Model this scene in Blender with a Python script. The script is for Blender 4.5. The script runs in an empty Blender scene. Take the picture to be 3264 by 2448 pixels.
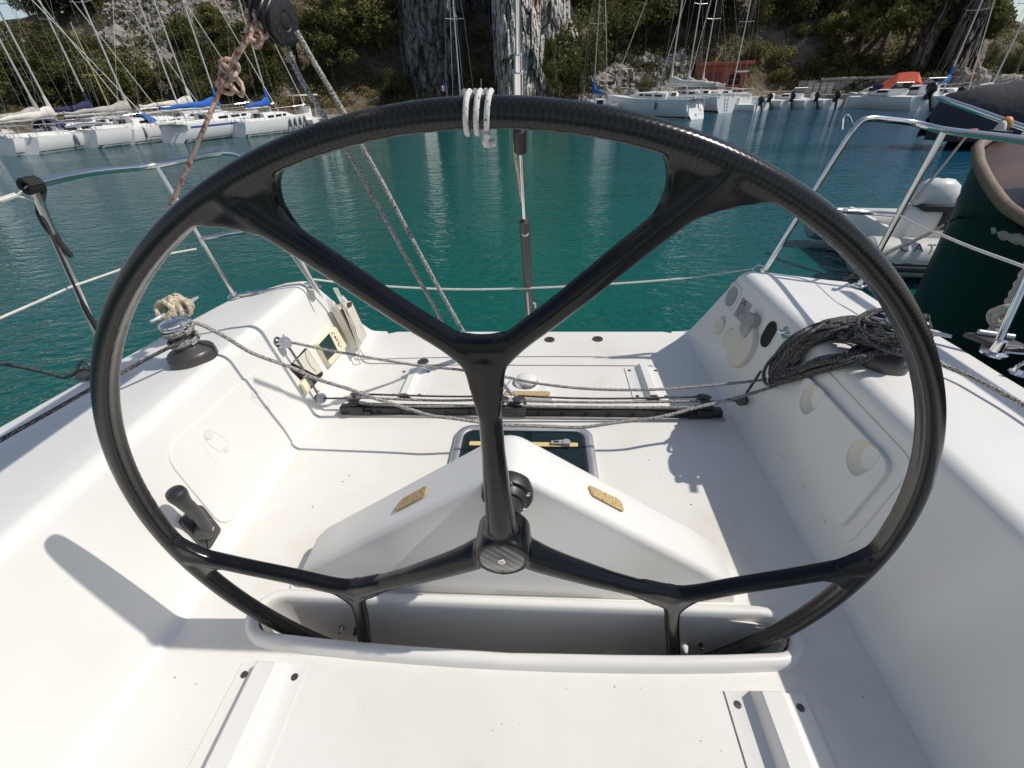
import bpy, bmesh, math, random
import numpy as np
from mathutils import Vector, Matrix, noise, Euler
random.seed(7); rng = np.random.default_rng(7)
S = bpy.context.scene
C = S.collection

# ---------------------------------------------------------------- camera
W0, H0, FPX, PITCH, ROLL, CAMZ = 3264, 2448, 1407.0, 34.1, -1.9, 1.9
_p, _r = math.radians(PITCH), math.radians(ROLL)
_fw = np.array([0, math.cos(_p), -math.sin(_p)]); _rt = np.array([1., 0, 0]); _up = np.cross(_rt, _fw)
CR = math.cos(_r)*_rt + math.sin(_r)*_up
CU = -math.sin(_r)*_rt + math.cos(_r)*_up
CF = _fw
cam = bpy.data.cameras.new('camera'); camo = bpy.data.objects.new('camera', cam); C.objects.link(camo)
cam.sensor_fit = 'HORIZONTAL'; cam.sensor_width = 36; cam.lens = FPX/W0*36
cam.clip_start = 0.02; cam.clip_end = 3000
camo.matrix_world = Matrix(((CR[0], CU[0], -CF[0], 0), (CR[1], CU[1], -CF[1], 0), (CR[2], CU[2], -CF[2], CAMZ), (0, 0, 0, 1)))
S.camera = camo

# ---------------------------------------------------------------- light
YAW = math.radians(-4.1)
AX = np.array([math.cos(YAW), math.sin(YAW), 0.]); AY = np.array([-AX[1], AX[0], 0.])   # the yacht: to the right, towards the stern
SUN_EL = math.radians(51)
sdir = AX*math.cos(SUN_EL)*math.cos(math.radians(0.95)) + AY*math.cos(SUN_EL)*math.sin(math.radians(0.95)) + np.array([0, 0, math.sin(SUN_EL)])
sun = bpy.data.lights.new('sun', 'SUN'); sun.energy = 3.25; sun.angle = math.radians(0.53); sun.color = (1.0, 0.945, 0.86)
suno = bpy.data.objects.new('sun', sun); C.objects.link(suno)
suno.rotation_euler = Vector(sdir).to_track_quat('Z', 'Y').to_euler()
world = bpy.data.worlds.new('World'); S.world = world; world.use_nodes = True
wn = world.node_tree.nodes; wl_ = world.node_tree.links
sky = wn.new('ShaderNodeTexSky'); sky.sky_type = 'NISHITA'; sky.sun_disc = False
sky.sun_elevation = SUN_EL; sky.sun_rotation = math.atan2(sdir[0], sdir[1]); sky.air_density = 1.0; sky.dust_density = 0.6; sky.ozone_density = 1.2
bg = wn['Background']; bg.inputs['Strength'].default_value = 0.094
hs_ = wn.new('ShaderNodeHueSaturation'); hs_.inputs['Saturation'].default_value = .8; wl_.new(sky.outputs[0], hs_.inputs['Color']); wl_.new(hs_.outputs[0], bg.inputs[0])
S.view_settings.view_transform = 'Standard'; S.view_settings.look = 'None'; S.view_settings.exposure = 0.08; S.view_settings.gamma = 1
S.view_settings.use_curve_mapping = False
S.render.engine = 'CYCLES'; S.cycles.max_bounces = 8; S.cycles.diffuse_bounces = 4; S.cycles.glossy_bounces = 4
S.cycles.use_denoising = True
S.cycles.sample_clamp_indirect = 6

# ---------------------------------------------------------------- where things stand: viewing rays met with real planes
OW = np.array([0, 0, CAMZ])
X0 = -0.0733
def fb(b): return AX*(b[0]+X0) + AY*b[1] + np.array([0, 0, b[2]])      # yacht coordinates -> world
def tb(p): p = np.asarray(p, float); return np.array([p@AX-X0, p@AY, p[2]])
OB = tb(OW)
def rayw(x, y): return CF + (x-W0/2)/FPX*CR - (y-H0/2)/FPX*CU
def rayb(x, y): d = rayw(x, y); return np.array([d@AX, d@AY, d[2]])
def BZ(x, y, z): d = rayb(x, y); return OB + d*(z-OB[2])/d[2]
def BY(x, y, v): d = rayb(x, y); return OB + d*(v-OB[1])/d[1]
def BX(x, y, v): d = rayb(x, y); return OB + d*(v-OB[0])/d[0]
def BD(x, y, dep): return OB + rayb(x, y)*dep
def BP(x, y, p, n): d = rayb(x, y); n = np.asarray(n, float); return OB + d*((np.asarray(p, float)-OB)@n)/(d@n)
WATER = -0.25
def WZ(x, y, z=WATER): d = rayw(x, y); return OW + d*(z-OW[2])/d[2]
def WR(x, y, D): d = rayw(x, y); return OW + d*D/math.hypot(d[0], d[1])   # at horizontal distance D
def pxaz(x, y=260): d = rayw(x, y); return math.atan2(d[0], d[1])

# ---------------------------------------------------------------- materials
def new_mat(name):
    m = bpy.data.materials.new(name); m.use_nodes = True
    return m, m.node_tree.nodes, m.node_tree.links, m.node_tree.nodes['Principled BSDF']
def mat(name, col, rough=0.5, metal=0.0, var=0.0, scale=8.0, bump=0.0, bscale=60.0, coat=0.0, spec=0.5, bdist=0.002):
    m, n, l, b = new_mat(name)
    b.inputs['Base Color'].default_value = (*col, 1); b.inputs['Roughness'].default_value = rough
    b.inputs['Metallic'].default_value = metal; b.inputs['Coat Weight'].default_value = coat; b.inputs['Coat Roughness'].default_value = 0.06
    b.inputs['Specular IOR Level'].default_value = spec
    tc = n.new('ShaderNodeTexCoord')
    if var:
        t = n.new('ShaderNodeTexNoise'); t.inputs['Scale'].default_value = scale; t.inputs['Detail'].default_value = 5
        r = n.new('ShaderNodeMapRange'); r.inputs[1].default_value = 0.25; r.inputs[2].default_value = 0.75; r.inputs[3].default_value = 1-var; r.inputs[4].default_value = 1+var
        mx = n.new('ShaderNodeVectorMath'); mx.operation = 'SCALE'; mx.inputs[0].default_value = col
        l.new(tc.outputs['Object'], t.inputs['Vector']); l.new(t.outputs['Fac'], r.inputs[0]); l.new(r.outputs[0], mx.inputs['Scale']); l.new(mx.outputs[0], b.inputs['Base Color'])
        r2 = n.new('ShaderNodeMapRange'); r2.inputs[3].default_value = max(rough-.08, .02); r2.inputs[4].default_value = min(rough+.1, 1)
        l.new(t.outputs['Fac'], r2.inputs[0]); l.new(r2.outputs[0], b.inputs['Roughness'])
    if bump:
        t = n.new('ShaderNodeTexNoise'); t.inputs['Scale'].default_value = bscale; t.inputs['Detail'].default_value = 3
        bu = n.new('ShaderNodeBump'); bu.inputs['Strength'].default_value = bump; bu.inputs['Distance'].default_value = bdist
        l.new(tc.outputs['Object'], t.inputs['Vector']); l.new(t.outputs['Fac'], bu.inputs['Height']); l.new(bu.outputs[0], b.inputs['Normal'])
    return m
def ramp(n, stops):
    r = n.new('ShaderNodeValToRGB'); e = r.color_ramp.elements
    while len(e) < len(stops): e.new(0.5)
    for i, (p, c) in enumerate(stops): e[i].position = p; e[i].color = (*c, 1)
    return r
def speckle(name, stops, scale, rough=0.8, bump=0.5, bscale=None, detail=2, bdist=0.002):
    m, n, l, b = new_mat(name); b.inputs['Roughness'].default_value = rough
    tc = n.new('ShaderNodeTexCoord'); t = n.new('ShaderNodeTexNoise'); t.inputs['Scale'].default_value = scale; t.inputs['Detail'].default_value = detail
    r = ramp(n, stops); l.new(tc.outputs['Object'], t.inputs['Vector']); l.new(t.outputs['Fac'], r.inputs[0]); l.new(r.outputs[0], b.inputs['Base Color'])
    t2 = n.new('ShaderNodeTexNoise'); t2.inputs['Scale'].default_value = bscale or scale*1.5; t2.inputs['Detail'].default_value = 2
    bu = n.new('ShaderNodeBump'); bu.inputs['Strength'].default_value = bump; bu.inputs['Distance'].default_value = bdist
    l.new(tc.outputs['Object'], t2.inputs['Vector']); l.new(t2.outputs['Fac'], bu.inputs['Height']); l.new(bu.outputs[0], b.inputs['Normal'])
    return m
M = {}
M['gel'] = mat('gelcoat', (.785, .77, .735), .36, var=.045, scale=2.6, bump=.05, bscale=900, bdist=.0006)
M['gelgrey'] = mat('gelcoat_warm', (.74, .725, .69), .4, var=.04, scale=3)
M['black'] = mat('black_plastic', (.022, .022, .025), .42, var=.2, scale=30)
M['dark'] = mat('dark_grey_plastic', (.055, .053, .055), .45, var=.15, scale=25, bump=.05, bscale=500)
M['drum'] = mat('winch_alloy', (.085, .08, .078), .38, metal=.35, var=.12, scale=30)
M['steel'] = mat('stainless_steel', (.78, .77, .76), .13, metal=1.0, var=.04, scale=20)
M['alloy'] = mat('anodised_alloy', (.55, .55, .56), .46, metal=.8, var=.06, scale=10)
M['greyp'] = mat('grey_plastic', (.36, .35, .35), .5, var=.08, scale=20)
M['wire'] = mat('coated_wire', (.62, .60, .55), .5, var=.12, scale=60)
M['thread'] = mat('elastic_cord', (.018, .017, .018), .75, bump=.3, bscale=300)
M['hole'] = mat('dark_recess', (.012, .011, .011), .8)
M['brown'] = mat('brown_opening', (.07, .04, .028), .8, var=.2, scale=40)
M['rust'] = speckle('rusty_stain', [(.35, (.62, .58, .48)), (.5, (.5, .36, .2)), (.68, (.22, .1, .04))], 40, .8)
M['cream'] = mat('yellowed_plastic', (.80, .74, .52), .45, var=.05, scale=10)
M['screen'] = mat('display_glass', (.025, .05, .045), .22, var=.1, scale=10)
M['beige'] = mat('beige_plastic', (.66, .62, .53), .5, var=.1, scale=14)
M['cork'] = speckle('cork', [(.32, (.23, .14, .055)), (.45, (.46, .33, .16)), (.62, (.6, .45, .23))], 170, .85)
M['tape'] = mat('yellow_nonslip_tape', (.72, .56, .24), .7, var=.08, scale=30)
M['tint'] = mat('tinted_acrylic', (.006, .018, .015), .06, coat=.4)
M['rope'] = speckle('flecked_rope', [(.36, (.045, .042, .042)), (.47, (.20, .19, .18)), (.58, (.50, .48, .45))], 240, .85, .8, 330)
M['ropedk'] = speckle('dark_flecked_rope', [(.42, (.018, .017, .018)), (.54, (.055, .052, .052)), (.66, (.32, .31, .30))], 280, .85, .8, 330)
M['ropered'] = speckle('red_flecked_rope', [(.36, (.30, .09, .06)), (.46, (.46, .30, .23)), (.60, (.58, .47, .39))], 95, .85, .6, 300)
M['ropetan'] = speckle('tan_laid_rope', [(.35, (.30, .22, .14)), (.5, (.58, .50, .36)), (.65, (.70, .64, .50))], 120, .9, .9, 220, bdist=.004)
M['shag'] = speckle('frayed_rope_fender', [(.3, (.34, .31, .26)), (.6, (.58, .55, .48))], 420, .95, 1.0, 260, bdist=.008)
M['scoop'] = mat('aged_gelcoat', (.70, .655, .55), .45, var=.05, scale=10)
M['ropewht'] = speckle('white_cord', [(.30, (.06, .06, .06)), (.36, (.62, .60, .56)), (.65, (.74, .72, .68))], 240, .85, .5, 400)

def carbon_mat():
    m, n, l, b = new_mat('gloss_carbon')
    b.inputs['Roughness'].default_value = .22; b.inputs['Specular IOR Level'].default_value = .36; b.inputs['Coat Weight'].default_value = .12; b.inputs['Coat Roughness'].default_value = .08
    tc = n.new('ShaderNodeTexCoord'); sep = n.new('ShaderNodeSeparateXYZ'); l.new(tc.outputs['Object'], sep.inputs[0])
    at = n.new('ShaderNodeMath'); at.operation = 'ARCTAN2'; l.new(sep.outputs['Y'], at.inputs[0]); l.new(sep.outputs['X'], at.inputs[1])
    def mul(a, k, op='MULTIPLY'):
        q = n.new('ShaderNodeMath'); q.operation = op; l.new(a, q.inputs[0])
        if isinstance(k, (int, float)): q.inputs[1].default_value = k
        else: l.new(k, q.inputs[1])
        return q.outputs[0]
    def sn(a):
        q = n.new('ShaderNodeMath'); q.operation = 'SINE'; l.new(a, q.inputs[0]); return q.outputs[0]
    s1 = sn(mul(at.outputs[0], 620.0)); s2 = sn(mul(sep.outputs['Z'], 900.0)); w = mul(s1, s2)
    bu = n.new('ShaderNodeBump'); bu.inputs['Strength'].default_value = .07; bu.inputs['Distance'].default_value = .001; l.new(w, bu.inputs['Height']); l.new(bu.outputs[0], b.inputs['Normal'])
    r = n.new('ShaderNodeMapRange'); r.inputs[1].default_value = -1; r.inputs[3].default_value = .005; r.inputs[4].default_value = .016
    l.new(w, r.inputs[0]); cc = n.new('ShaderNodeCombineColor')
    for k in range(3): l.new(r.outputs[0], cc.inputs[k])
    l.new(cc.outputs[0], b.inputs['Base Color'])
    return m
M['carbon'] = carbon_mat()
M['gloss'] = mat('gloss_black_carbon', (.006, .0056, .006), .2, var=.2, scale=14, coat=.1, spec=.34)
def twill_mat():
    m, n, l, b = new_mat('carbon_twill'); b.inputs['Roughness'].default_value = .3; b.inputs['Coat Weight'].default_value = .9
    tc = n.new('ShaderNodeTexCoord'); sep = n.new('ShaderNodeSeparateXYZ'); l.new(tc.outputs['Object'], sep.inputs[0])
    def mm(op, a, k):
        q = n.new('ShaderNodeMath'); q.operation = op
        for i, v in enumerate((a, k)):
            if v is None: continue
            if isinstance(v, (int, float)): q.inputs[i].default_value = v
            else: l.new(v, q.inputs[i])
        return q.outputs[0]
    u = mm('FLOOR', mm('MULTIPLY', sep.outputs['X'], 190), None); v = mm('FLOOR', mm('MULTIPLY', sep.outputs['Y'], 190), None)
    f = mm('LESS_THAN', mm('FLOORED_MODULO', mm('ADD', u, v), 4), 1.5)
    r = ramp(n, [(0, (.012, .012, .013)), (1, (.13, .13, .135))]); l.new(f, r.inputs[0]); l.new(r.outputs[0], b.inputs['Base Color'])
    return m
M['twill'] = twill_mat()
def floor_mat():
    m, n, l, b = new_mat('cream_nonskid_gelcoat')
    tc = n.new('ShaderNodeTexCoord')
    t = n.new('ShaderNodeTexNoise'); t.inputs['Scale'].default_value = 1.7; t.inputs['Detail'].default_value = 7; t.inputs['Roughness'].default_value = .62
    r = ramp(n, [(.28, (.66, .615, .535)), (.43, (.755, .73, .68)), (.58, (.79, .775, .735)), (.72, (.80, .79, .765))])
    l.new(tc.outputs['Object'], t.inputs['Vector']); l.new(t.outputs['Fac'], r.inputs[0])
    # scattered dirt specks
    sp = n.new('ShaderNodeTexNoise'); sp.inputs['Scale'].default_value = 75; sp.inputs['Detail'].default_value = 1
    sr = ramp(n, [(.765, (1, 1, 1)), (.80, (.45, .36, .28))]); mx = n.new('ShaderNodeMix'); mx.data_type = 'RGBA'; mx.blend_type = 'MULTIPLY'; mx.inputs[0].default_value = 1
    l.new(tc.outputs['Object'], sp.inputs['Vector']); l.new(sp.outputs['Fac'], sr.inputs[0]); l.new(r.outputs[0], mx.inputs[6]); l.new(sr.outputs[0], mx.inputs[7]); l.new(mx.outputs[2], b.inputs['Base Color'])
    b.inputs['Roughness'].default_value = .55
    t2 = n.new('ShaderNodeTexNoise'); t2.inputs['Scale'].default_value = 320; t2.inputs['Detail'].default_value = 2
    bu = n.new('ShaderNodeBump'); bu.inputs['Strength'].default_value = .4; bu.inputs['Distance'].default_value = .0012
    l.new(tc.outputs['Object'], t2.inputs['Vector']); l.new(t2.outputs['Fac'], bu.inputs['Height']); l.new(bu.outputs[0], b.inputs['Normal'])
    return m
M['floor'] = floor_mat()

# ---------------------------------------------------------------- mesh building
def smooth_path(P, n=8, closed=False):
    P = [np.asarray(p, float) for p in P]
    if len(P) < 3 and not closed: return P
    out = []; N = len(P)
    for i in range(N if closed else N-1):
        if closed: p0, p1, p2, p3 = P[i-1], P[i], P[(i+1) % N], P[(i+2) % N]
        else:
            p1, p2 = P[i], P[i+1]; p0 = P[i-1] if i else 2*p1-p2; p3 = P[i+2] if i+2 < N else 2*p2-p1
        for k in range(n):
            t = k/n
            out.append(.5*((2*p1)+(-p0+p2)*t+(2*p0-5*p1+4*p2-p3)*t*t+(-p0+3*p1-3*p2+p3)*t**3))
    if not closed: out.append(P[-1])
    return out
class MB:
    def __init__(s): s.v = []; s.f = []
    def add(s, verts, faces):
        o = len(s.v); s.v += [tuple(map(float, q)) for q in verts]; s.f += [tuple(o+i for i in f) for f in faces]; return s
    def box(s, c, size, ax=None):
        c = np.asarray(c, float); h = np.asarray(size, float)/2; A = np.eye(3) if ax is None else np.asarray(ax, float)
        vs = [c+A[0]*h[0]*i+A[1]*h[1]*j+A[2]*h[2]*k for i in (-1, 1) for j in (-1, 1) for k in (-1, 1)]
        return s.add(vs, [(0, 1, 3, 2), (4, 6, 7, 5), (0, 4, 5, 1), (2, 3, 7, 6), (0, 2, 6, 4), (1, 5, 7, 3)])
    def tube(s, P, r, seg=8, caps=True, closed=False, flat=None):
        P = [np.asarray(p, float) for p in P]; N = len(P); R = r if hasattr(r, '__len__') else [r]*N
        T = []
        for i in range(N):
            a = P[i-1] if (i or closed) else P[i]; b = P[(i+1) % N] if (i < N-1 or closed) else P[i]
            t = b-a; T.append(t/(np.linalg.norm(t)+1e-12))
        ref = np.array([0, 0, 1.]) if abs(T[0][2]) < .9 else np.array([1., 0, 0])
        u = np.cross(T[0], ref); u /= np.linalg.norm(u); vs = []
        for i in range(N):
            u = u-T[i]*(u@T[i]); u /= (np.linalg.norm(u)+1e-12); w = np.cross(T[i], u)
            for k in range(seg):
                a = 2*math.pi*k/seg; vs.append(P[i]+R[i]*(math.cos(a)*u*(flat or 1)+math.sin(a)*w))
        fs = [(i*seg+k, i*seg+(k+1) % seg, ((i+1) % N)*seg+(k+1) % seg, ((i+1) % N)*seg+k) for i in range(N if closed else N-1) for k in range(seg)]
        if caps and not closed: fs += [tuple(range(seg))[::-1], tuple((N-1)*seg+k for k in range(seg))]
        return s.add(vs, fs)
    def lathe(s, prof, base, axis, seg=24, ref=None):
        base = np.asarray(base, float); a = np.asarray(axis, float); a /= np.linalg.norm(a)
        rf = np.asarray(ref, float) if ref is not None else (np.array([0, 0, 1.]) if abs(a[2]) < .9 else np.array([1., 0, 0]))
        u = np.cross(a, rf); u /= np.linalg.norm(u); w = np.cross(a, u); vs = []
        for r, h in prof:
            for k in range(seg):
                t = 2*math.pi*k/seg; vs.append(base+a*h+r*(math.cos(t)*u+math.sin(t)*w))
        n = len(prof); fs = [(i*seg+k, i*seg+(k+1) % seg, (i+1)*seg+(k+1) % seg, (i+1)*seg+k) for i in range(n-1) for k in range(seg)]
        fs += [tuple(range(seg))[::-1], tuple((n-1)*seg+k for k in range(seg))]
        return s.add(vs, fs)
    def prism(s, poly, d):
        poly = [np.asarray(p, float) for p in poly]; d = np.asarray(d, float); n = len(poly)
        fs = [tuple(range(n))[::-1], tuple(n+i for i in range(n))]+[(i, (i+1) % n, n+(i+1) % n, n+i) for i in range(n)]
        return s.add(poly+[p+d for p in poly], fs)
    def grid(s, rows, closed=False):
        nr, nc = len(rows), len(rows[0]); vs = [p for r in rows for p in r]
        fs = [(i*nc+k, i*nc+(k+1) % nc, (i+1)*nc+(k+1) % nc, (i+1)*nc+k) for i in range(nr-1) for k in range(nc if closed else nc-1)]
        return s.add(vs, fs)
    def sphere(s, c, r, seg=10, rings=7, sc=(1, 1, 1)):
        c = np.asarray(c, float); rows = []
        for i in range(rings+1):
            t = math.pi*i/rings; rows.append([c+r*np.array([sc[0]*math.sin(t)*math.cos(2*math.pi*k/seg), sc[1]*math.sin(t)*math.sin(2*math.pi*k/seg), sc[2]*math.cos(t)]) for k in range(seg)])
        return s.grid(rows, True)
    def mesh(s, name, m, smooth=True, angle=40, off=None, bevel=0):
        me = bpy.data.meshes.new(name); V = np.array(s.v) if off is None else np.array(s.v)-np.asarray(off)
        me.from_pydata(V.tolist(), [], s.f); me.validate()
        bm = bmesh.new(); bm.from_mesh(me)
        bmesh.ops.remove_doubles(bm, verts=bm.verts, dist=1e-6)
        bmesh.ops.recalc_face_normals(bm, faces=bm.faces)
        if bevel:
            es = [e for e in bm.edges if len(e.link_faces) == 2 and e.calc_face_angle(0) > .5]
            bmesh.ops.bevel(bm, geom=es, offset=bevel, segments=2, affect='EDGES', profile=.5, clamp_overlap=True)
        bm.to_mesh(me); bm.free()
        if m is not None: me.materials.append(m)
        if smooth:
            me.polygons.foreach_set('use_smooth', [True]*len(me.polygons)); me.set_sharp_from_angle(angle=math.radians(angle))
        return me
BASE = {}
def tag(o, label=None, cat=None, group=None, kind=None):
    if label: o['label'] = label
    if cat: o['category'] = cat
    if group: o['group'] = group
    if kind: o['kind'] = kind
    return o
def thing(name, label, cat, base=(0, 0, 0), group=None, world=None, rz=None):
    o = bpy.data.objects.new(name, None); C.objects.link(o); o.empty_display_size = .1
    if world is None: o.location = fb(base); o.rotation_euler = (0, 0, YAW); BASE[o.name] = np.asarray(base, float)
    else: o.location = world; o.rotation_euler = (0, 0, rz or 0); BASE[o.name] = np.zeros(3)
    return tag(o, label, cat, group)
def part(name, mb, m, parent, label=None, smooth=True, angle=40, bevel=0):
    me = mb.mesh(name, m, smooth, angle, BASE.get(parent.name), bevel)
    o = bpy.data.objects.new(name, me); C.objects.link(o); o.parent = parent; BASE[o.name] = BASE.get(parent.name, np.zeros(3))
    if label: o['label'] = label
    return o
def solo(name, mb, m, label, cat, group=None, kind=None, angle=40, bevel=0, base=None):
    b = np.mean(np.array(mb.v), axis=0) if base is None else np.asarray(base, float)
    me = mb.mesh(name, m, True, angle, b, bevel); o = bpy.data.objects.new(name, me); C.objects.link(o)
    o.location = fb(b); o.rotation_euler = (0, 0, YAW); BASE[o.name] = b
    return tag(o, label, cat, group, kind)
def wsolo(name, mb, m, label=None, cat=None, group=None, kind=None, angle=40, base=(0, 0, 0), smooth=True):
    me = mb.mesh(name, m, smooth, angle, base); o = bpy.data.objects.new(name, me); C.objects.link(o); o.location = base
    return tag(o, label, cat, group, kind)
def nrm(v): v = np.asarray(v, float); return v/np.linalg.norm(v)
def rrect(c, u, v, a, b, r, n=5):
    "rounded rectangle round c with half sizes a, b along u, v"
    c, u, v = map(lambda q: np.asarray(q, float), (c, u, v)); out = []
    for sx, sy, t0 in ((1, 1, 0), (-1, 1, 90), (-1, -1, 180), (1, -1, 270)):
        for k in range(n+1):
            t = math.radians(t0+90*k/n); out.append(c+u*(sx*(a-r)+r*math.cos(t))+v*(sy*(b-r)+r*math.sin(t)))
    return out
def rquad(P, r, n=5):
    "polygon with rounded corners through P"
    P = [np.asarray(p, float) for p in P]; out = []; N = len(P)
    for i in range(N):
        p, a, b = P[i], P[i-1], P[(i+1) % N]; da = nrm(a-p); db = nrm(b-p); q0 = p+da*r; q1 = p+db*r
        for k in range(n+1):
            t = k/n; out.append((1-t)**2*q0+2*t*(1-t)*p+t*t*q1)
    return out
# ================================================================ the yacht we stand on
SOLE = 0.62
WU = nrm([.095, 0, .45])                       # up along the right wall
def wall_n(s): return nrm([-s*WU[2], 0, WU[0]])   # inwards
def WALL(x, y, s): return BP(x, y, (s*.98, 0, SOLE), wall_n(s))
def wall_axes(s): return np.array([0, 1., 0]), np.array([s*WU[0], 0, WU[2]]), wall_n(s)
yacht = thing('sailing_yacht', 'white sailing yacht whose cockpit, coamings and open stern fill the foreground', 'sailing yacht', (0, 0, SOLE))
def xout(s, y):
    if s > 0: return float(np.interp(y, [-3, .5, 1.3, 1.6, 1.9, 2.2], [1.70, 1.68, 1.645, 1.645, 1.615, 1.61]))
    return float(np.interp(y, [-3, .5, 1.0, 1.3, 1.45, 1.75, 2.03, 2.2], [1.73, 1.70, 1.64, 1.595, 1.57, 1.53, 1.475, 1.44]))
def section(s, y):
    xo = xout(s, min(y, 2.12)); P = [(.88, .6165), (.93, .6175)]
    for k in range(7):                                    # cove between sole and wall
        t = math.radians(-90+78*k/6); P.append((.950+.037*math.cos(t)*1.0, .662+.0435*math.sin(t)))
    P += [(1.0, .72), (1.03, .86), (1.062, 1.01)]
    for k in range(7):
        t = math.radians(168-78*k/6); P.append((1.118+.048*math.cos(t), 1.06+.05*math.sin(t)))
    P += [(1.2, 1.102), (xo-.12, 1.062), (xo-.03, 1.052)]
    for k in range(1, 5):
        t = math.radians(90-90*k/4); P.append((xo-.03+.03*math.cos(t), 1.022+.03*math.sin(t)))
    P += [(xo-.01, .85), (xo-.06, .4), (xo-.3, -.1), (xo-.7, -.5)]
    return P
def yend(s, x, z):
    top = 2.165 if s > 0 else 2.075; out = 2.13 if s > 0 else 2.02
    b = np.interp(z, [.6165, 1.11], [2.455, top]); return float(b-(top-out)*np.clip((x-1.12)/.5, 0, 1)) if z > .6 else 2.46-(.62-z)*-.1
def side_mesh(s):
    mb = MB(); ys = list(np.linspace(-2.6, 1.9, 24)); rows = [[(s*x, y, z) for x, z in section(s, y)] for y in ys]
    for f in (.55, .9, .985):
        rows.append([(s*x, 1.9+(yend(s, x, z)-1.9)*f, z) for x, z in section(s, 1.9+.2*f)])
    e = [(s*x*1.0, yend(s, x, z), z) for x, z in section(s, 2.1)]
    cen = np.mean(np.array(e), axis=0); e2 = [tuple(np.array(p)+(0 if i in (0,) else 1)*np.array([0, 0, 0])) for i, p in enumerate(e)]
    rows.append(e2); mb.grid(rows)
    inset = []
    for p in e:                                           # softly rounded stern edge
        inset.append(tuple(np.array(p)+nrm(np.array([cen[0], p[1], min(cen[2], p[2]+.2)])-np.array(p)+1e-6)*.012+np.array([0, .012, 0])))
    mb.grid([e2, inset]); mb.add(inset+[(s*.9, 2.47, -.5)], [tuple(range(len(inset)+1))])
    return mb
# the sole with the wheel slot cut into it
SLOT = []
def slot_path(off=0.0, n=10):
    a, yb, yf, r = .752-off, .708-off, .556+off, .075
    P = []
    for k in range(n): P.append((-a+r+(2*a-2*r)*k/n, yf+.03*(abs(-a+r+(2*a-2*r)*k/n)/a)**2*1.0, 0))
    for k in range(6): t = math.radians(-90+90*k/5); P.append((a-r+r*math.cos(t), yf+.03+r+r*math.sin(t)-.004, 0))
    for k in range(6): t = math.radians(0+90*k/5); P.append((a-r+r*math.cos(t), yb-r+r*math.sin(t), 0)) if r*2 < yb-yf else None
    for k in range(1, n): P.append((a-r-(2*a-2*r)*k/n, yb, 0))
    for k in range(6): t = math.radians(90+90*k/5); P.append((-a+r+r*math.cos(t), yb-r+r*math.sin(t), 0))
    for k in range(6): t = math.radians(180+90*k/5); P.append((-a+r+r*math.cos(t), yf+.03+r+r*math.sin(t)-.004, 0))
    Q = []
    for p in P:
        p = np.array(p); p[0] *= 1.032 if p[0] > 0 else 1.0
        if not Q or np.linalg.norm(p-Q[-1]) > .006: Q.append(p)
    return Q
def floor_object():
    bm = bmesh.new()
    def loop(P):
        vs = [bm.verts.new(p) for p in P]; return [bm.edges.new((vs[i], vs[(i+1) % len(vs)])) for i in range(len(vs))]
    o = loop([(-.953, -2.6, 0), (.953, -2.6, 0), (.953, 2.35, 0), (.90, 2.44, 0), (.84, 2.468, 0), (-.82, 2.468, 0), (-.88, 2.44, 0), (-.953, 2.35, 0)])
    h = loop(slot_path(.002))
    bmesh.ops.triangle_fill(bm, edges=o+h, use_beauty=True)
    for v in bm.verts: v.co.z += 0
    bmesh.ops.recalc_face_normals(bm, faces=bm.faces)
    if sum(f.normal.z for f in bm.faces) < 0: bmesh.ops.reverse_faces(bm, faces=bm.faces)
    me = bpy.data.meshes.new('cockpit_sole'); bm.to_mesh(me); bm.free(); me.materials.append(M['floor'])
    ob = bpy.data.objects.new('cockpit_sole', me); C.objects.link(ob); ob.parent = yacht; BASE[ob.name] = BASE[yacht.name]
    return ob
floor_object()
side = {s: part('coaming', side_mesh(s), M['gel'], yacht, angle=50) for s in (-1, 1)}
mb = MB(); mb.prism([(-.9, 2.467, .60), (.9, 2.467, .60), (.9, 2.47, -.6), (-.9, 2.47, -.6)], (0, -.02, 0)); mb.prism([(-.82, 2.469, .619), (.84, 2.469, .619), (.84, 2.476, .60), (-.82, 2.476, .60)], (0, -.008, 0))
part('transom', mb, M['gel'], yacht)
# slot: raised rounded lip, walls and floor
mb = MB(); rows = []
path = slot_path(0)
for i, p in enumerate(path):
    t = nrm(path[(i+1) % len(path)]-path[i-1]); nn = np.array([-t[1], t[0], 0])      # points into the slot
    hgt = .039
    if p[1] < .6 and -.085 < p[0] < .06: hgt = .027
    prof = [(-.018, 0), (-.0165, .024), (-.012, .034), (-.004, .039), (.008, .038), (.0135, .032), (.015, .01), (.015, -.02)]
    rows.append([p+nn*a+np.array([0, 0, SOLE+min(b, hgt)]) for a, b in prof])
rows.append(rows[0]); mb.grid(rows)
part('wheel_slot_rim', mb, M['gel'], yacht, angle=60)
mb = MB(); inner = slot_path(.0145)
mb.grid([[p+np.array([0, 0, SOLE+.012]) for p in inner+inner[:1]], [p*np.array([.98, 1, 1])+np.array([0, 0, SOLE-.2]) for p in inner+inner[:1]], [p*np.array([.75, 1, 1])+np.array([0, 0, SOLE-.42]) for p in inner+inner[:1]]])
mb.add([p*np.array([.75, 1, 1])+np.array([0, 0, SOLE-.42]) for p in inner], [tuple(range(len(inner)))])
slot = part('wheel_slot_well', mb, M['gel'], yacht)
for (px, py) in ((1090, 1997), (1137, 2003), (2232, 2049)):
    b = BY(px, py, .694); m2 = MB(); m2.lathe([(.009, 0), (.009, .004), (.006, .004), (.006, .02), (.003, .022)], b, (0, -1, 0), 10); part('bolt', m2, M['drum'], slot)
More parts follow.
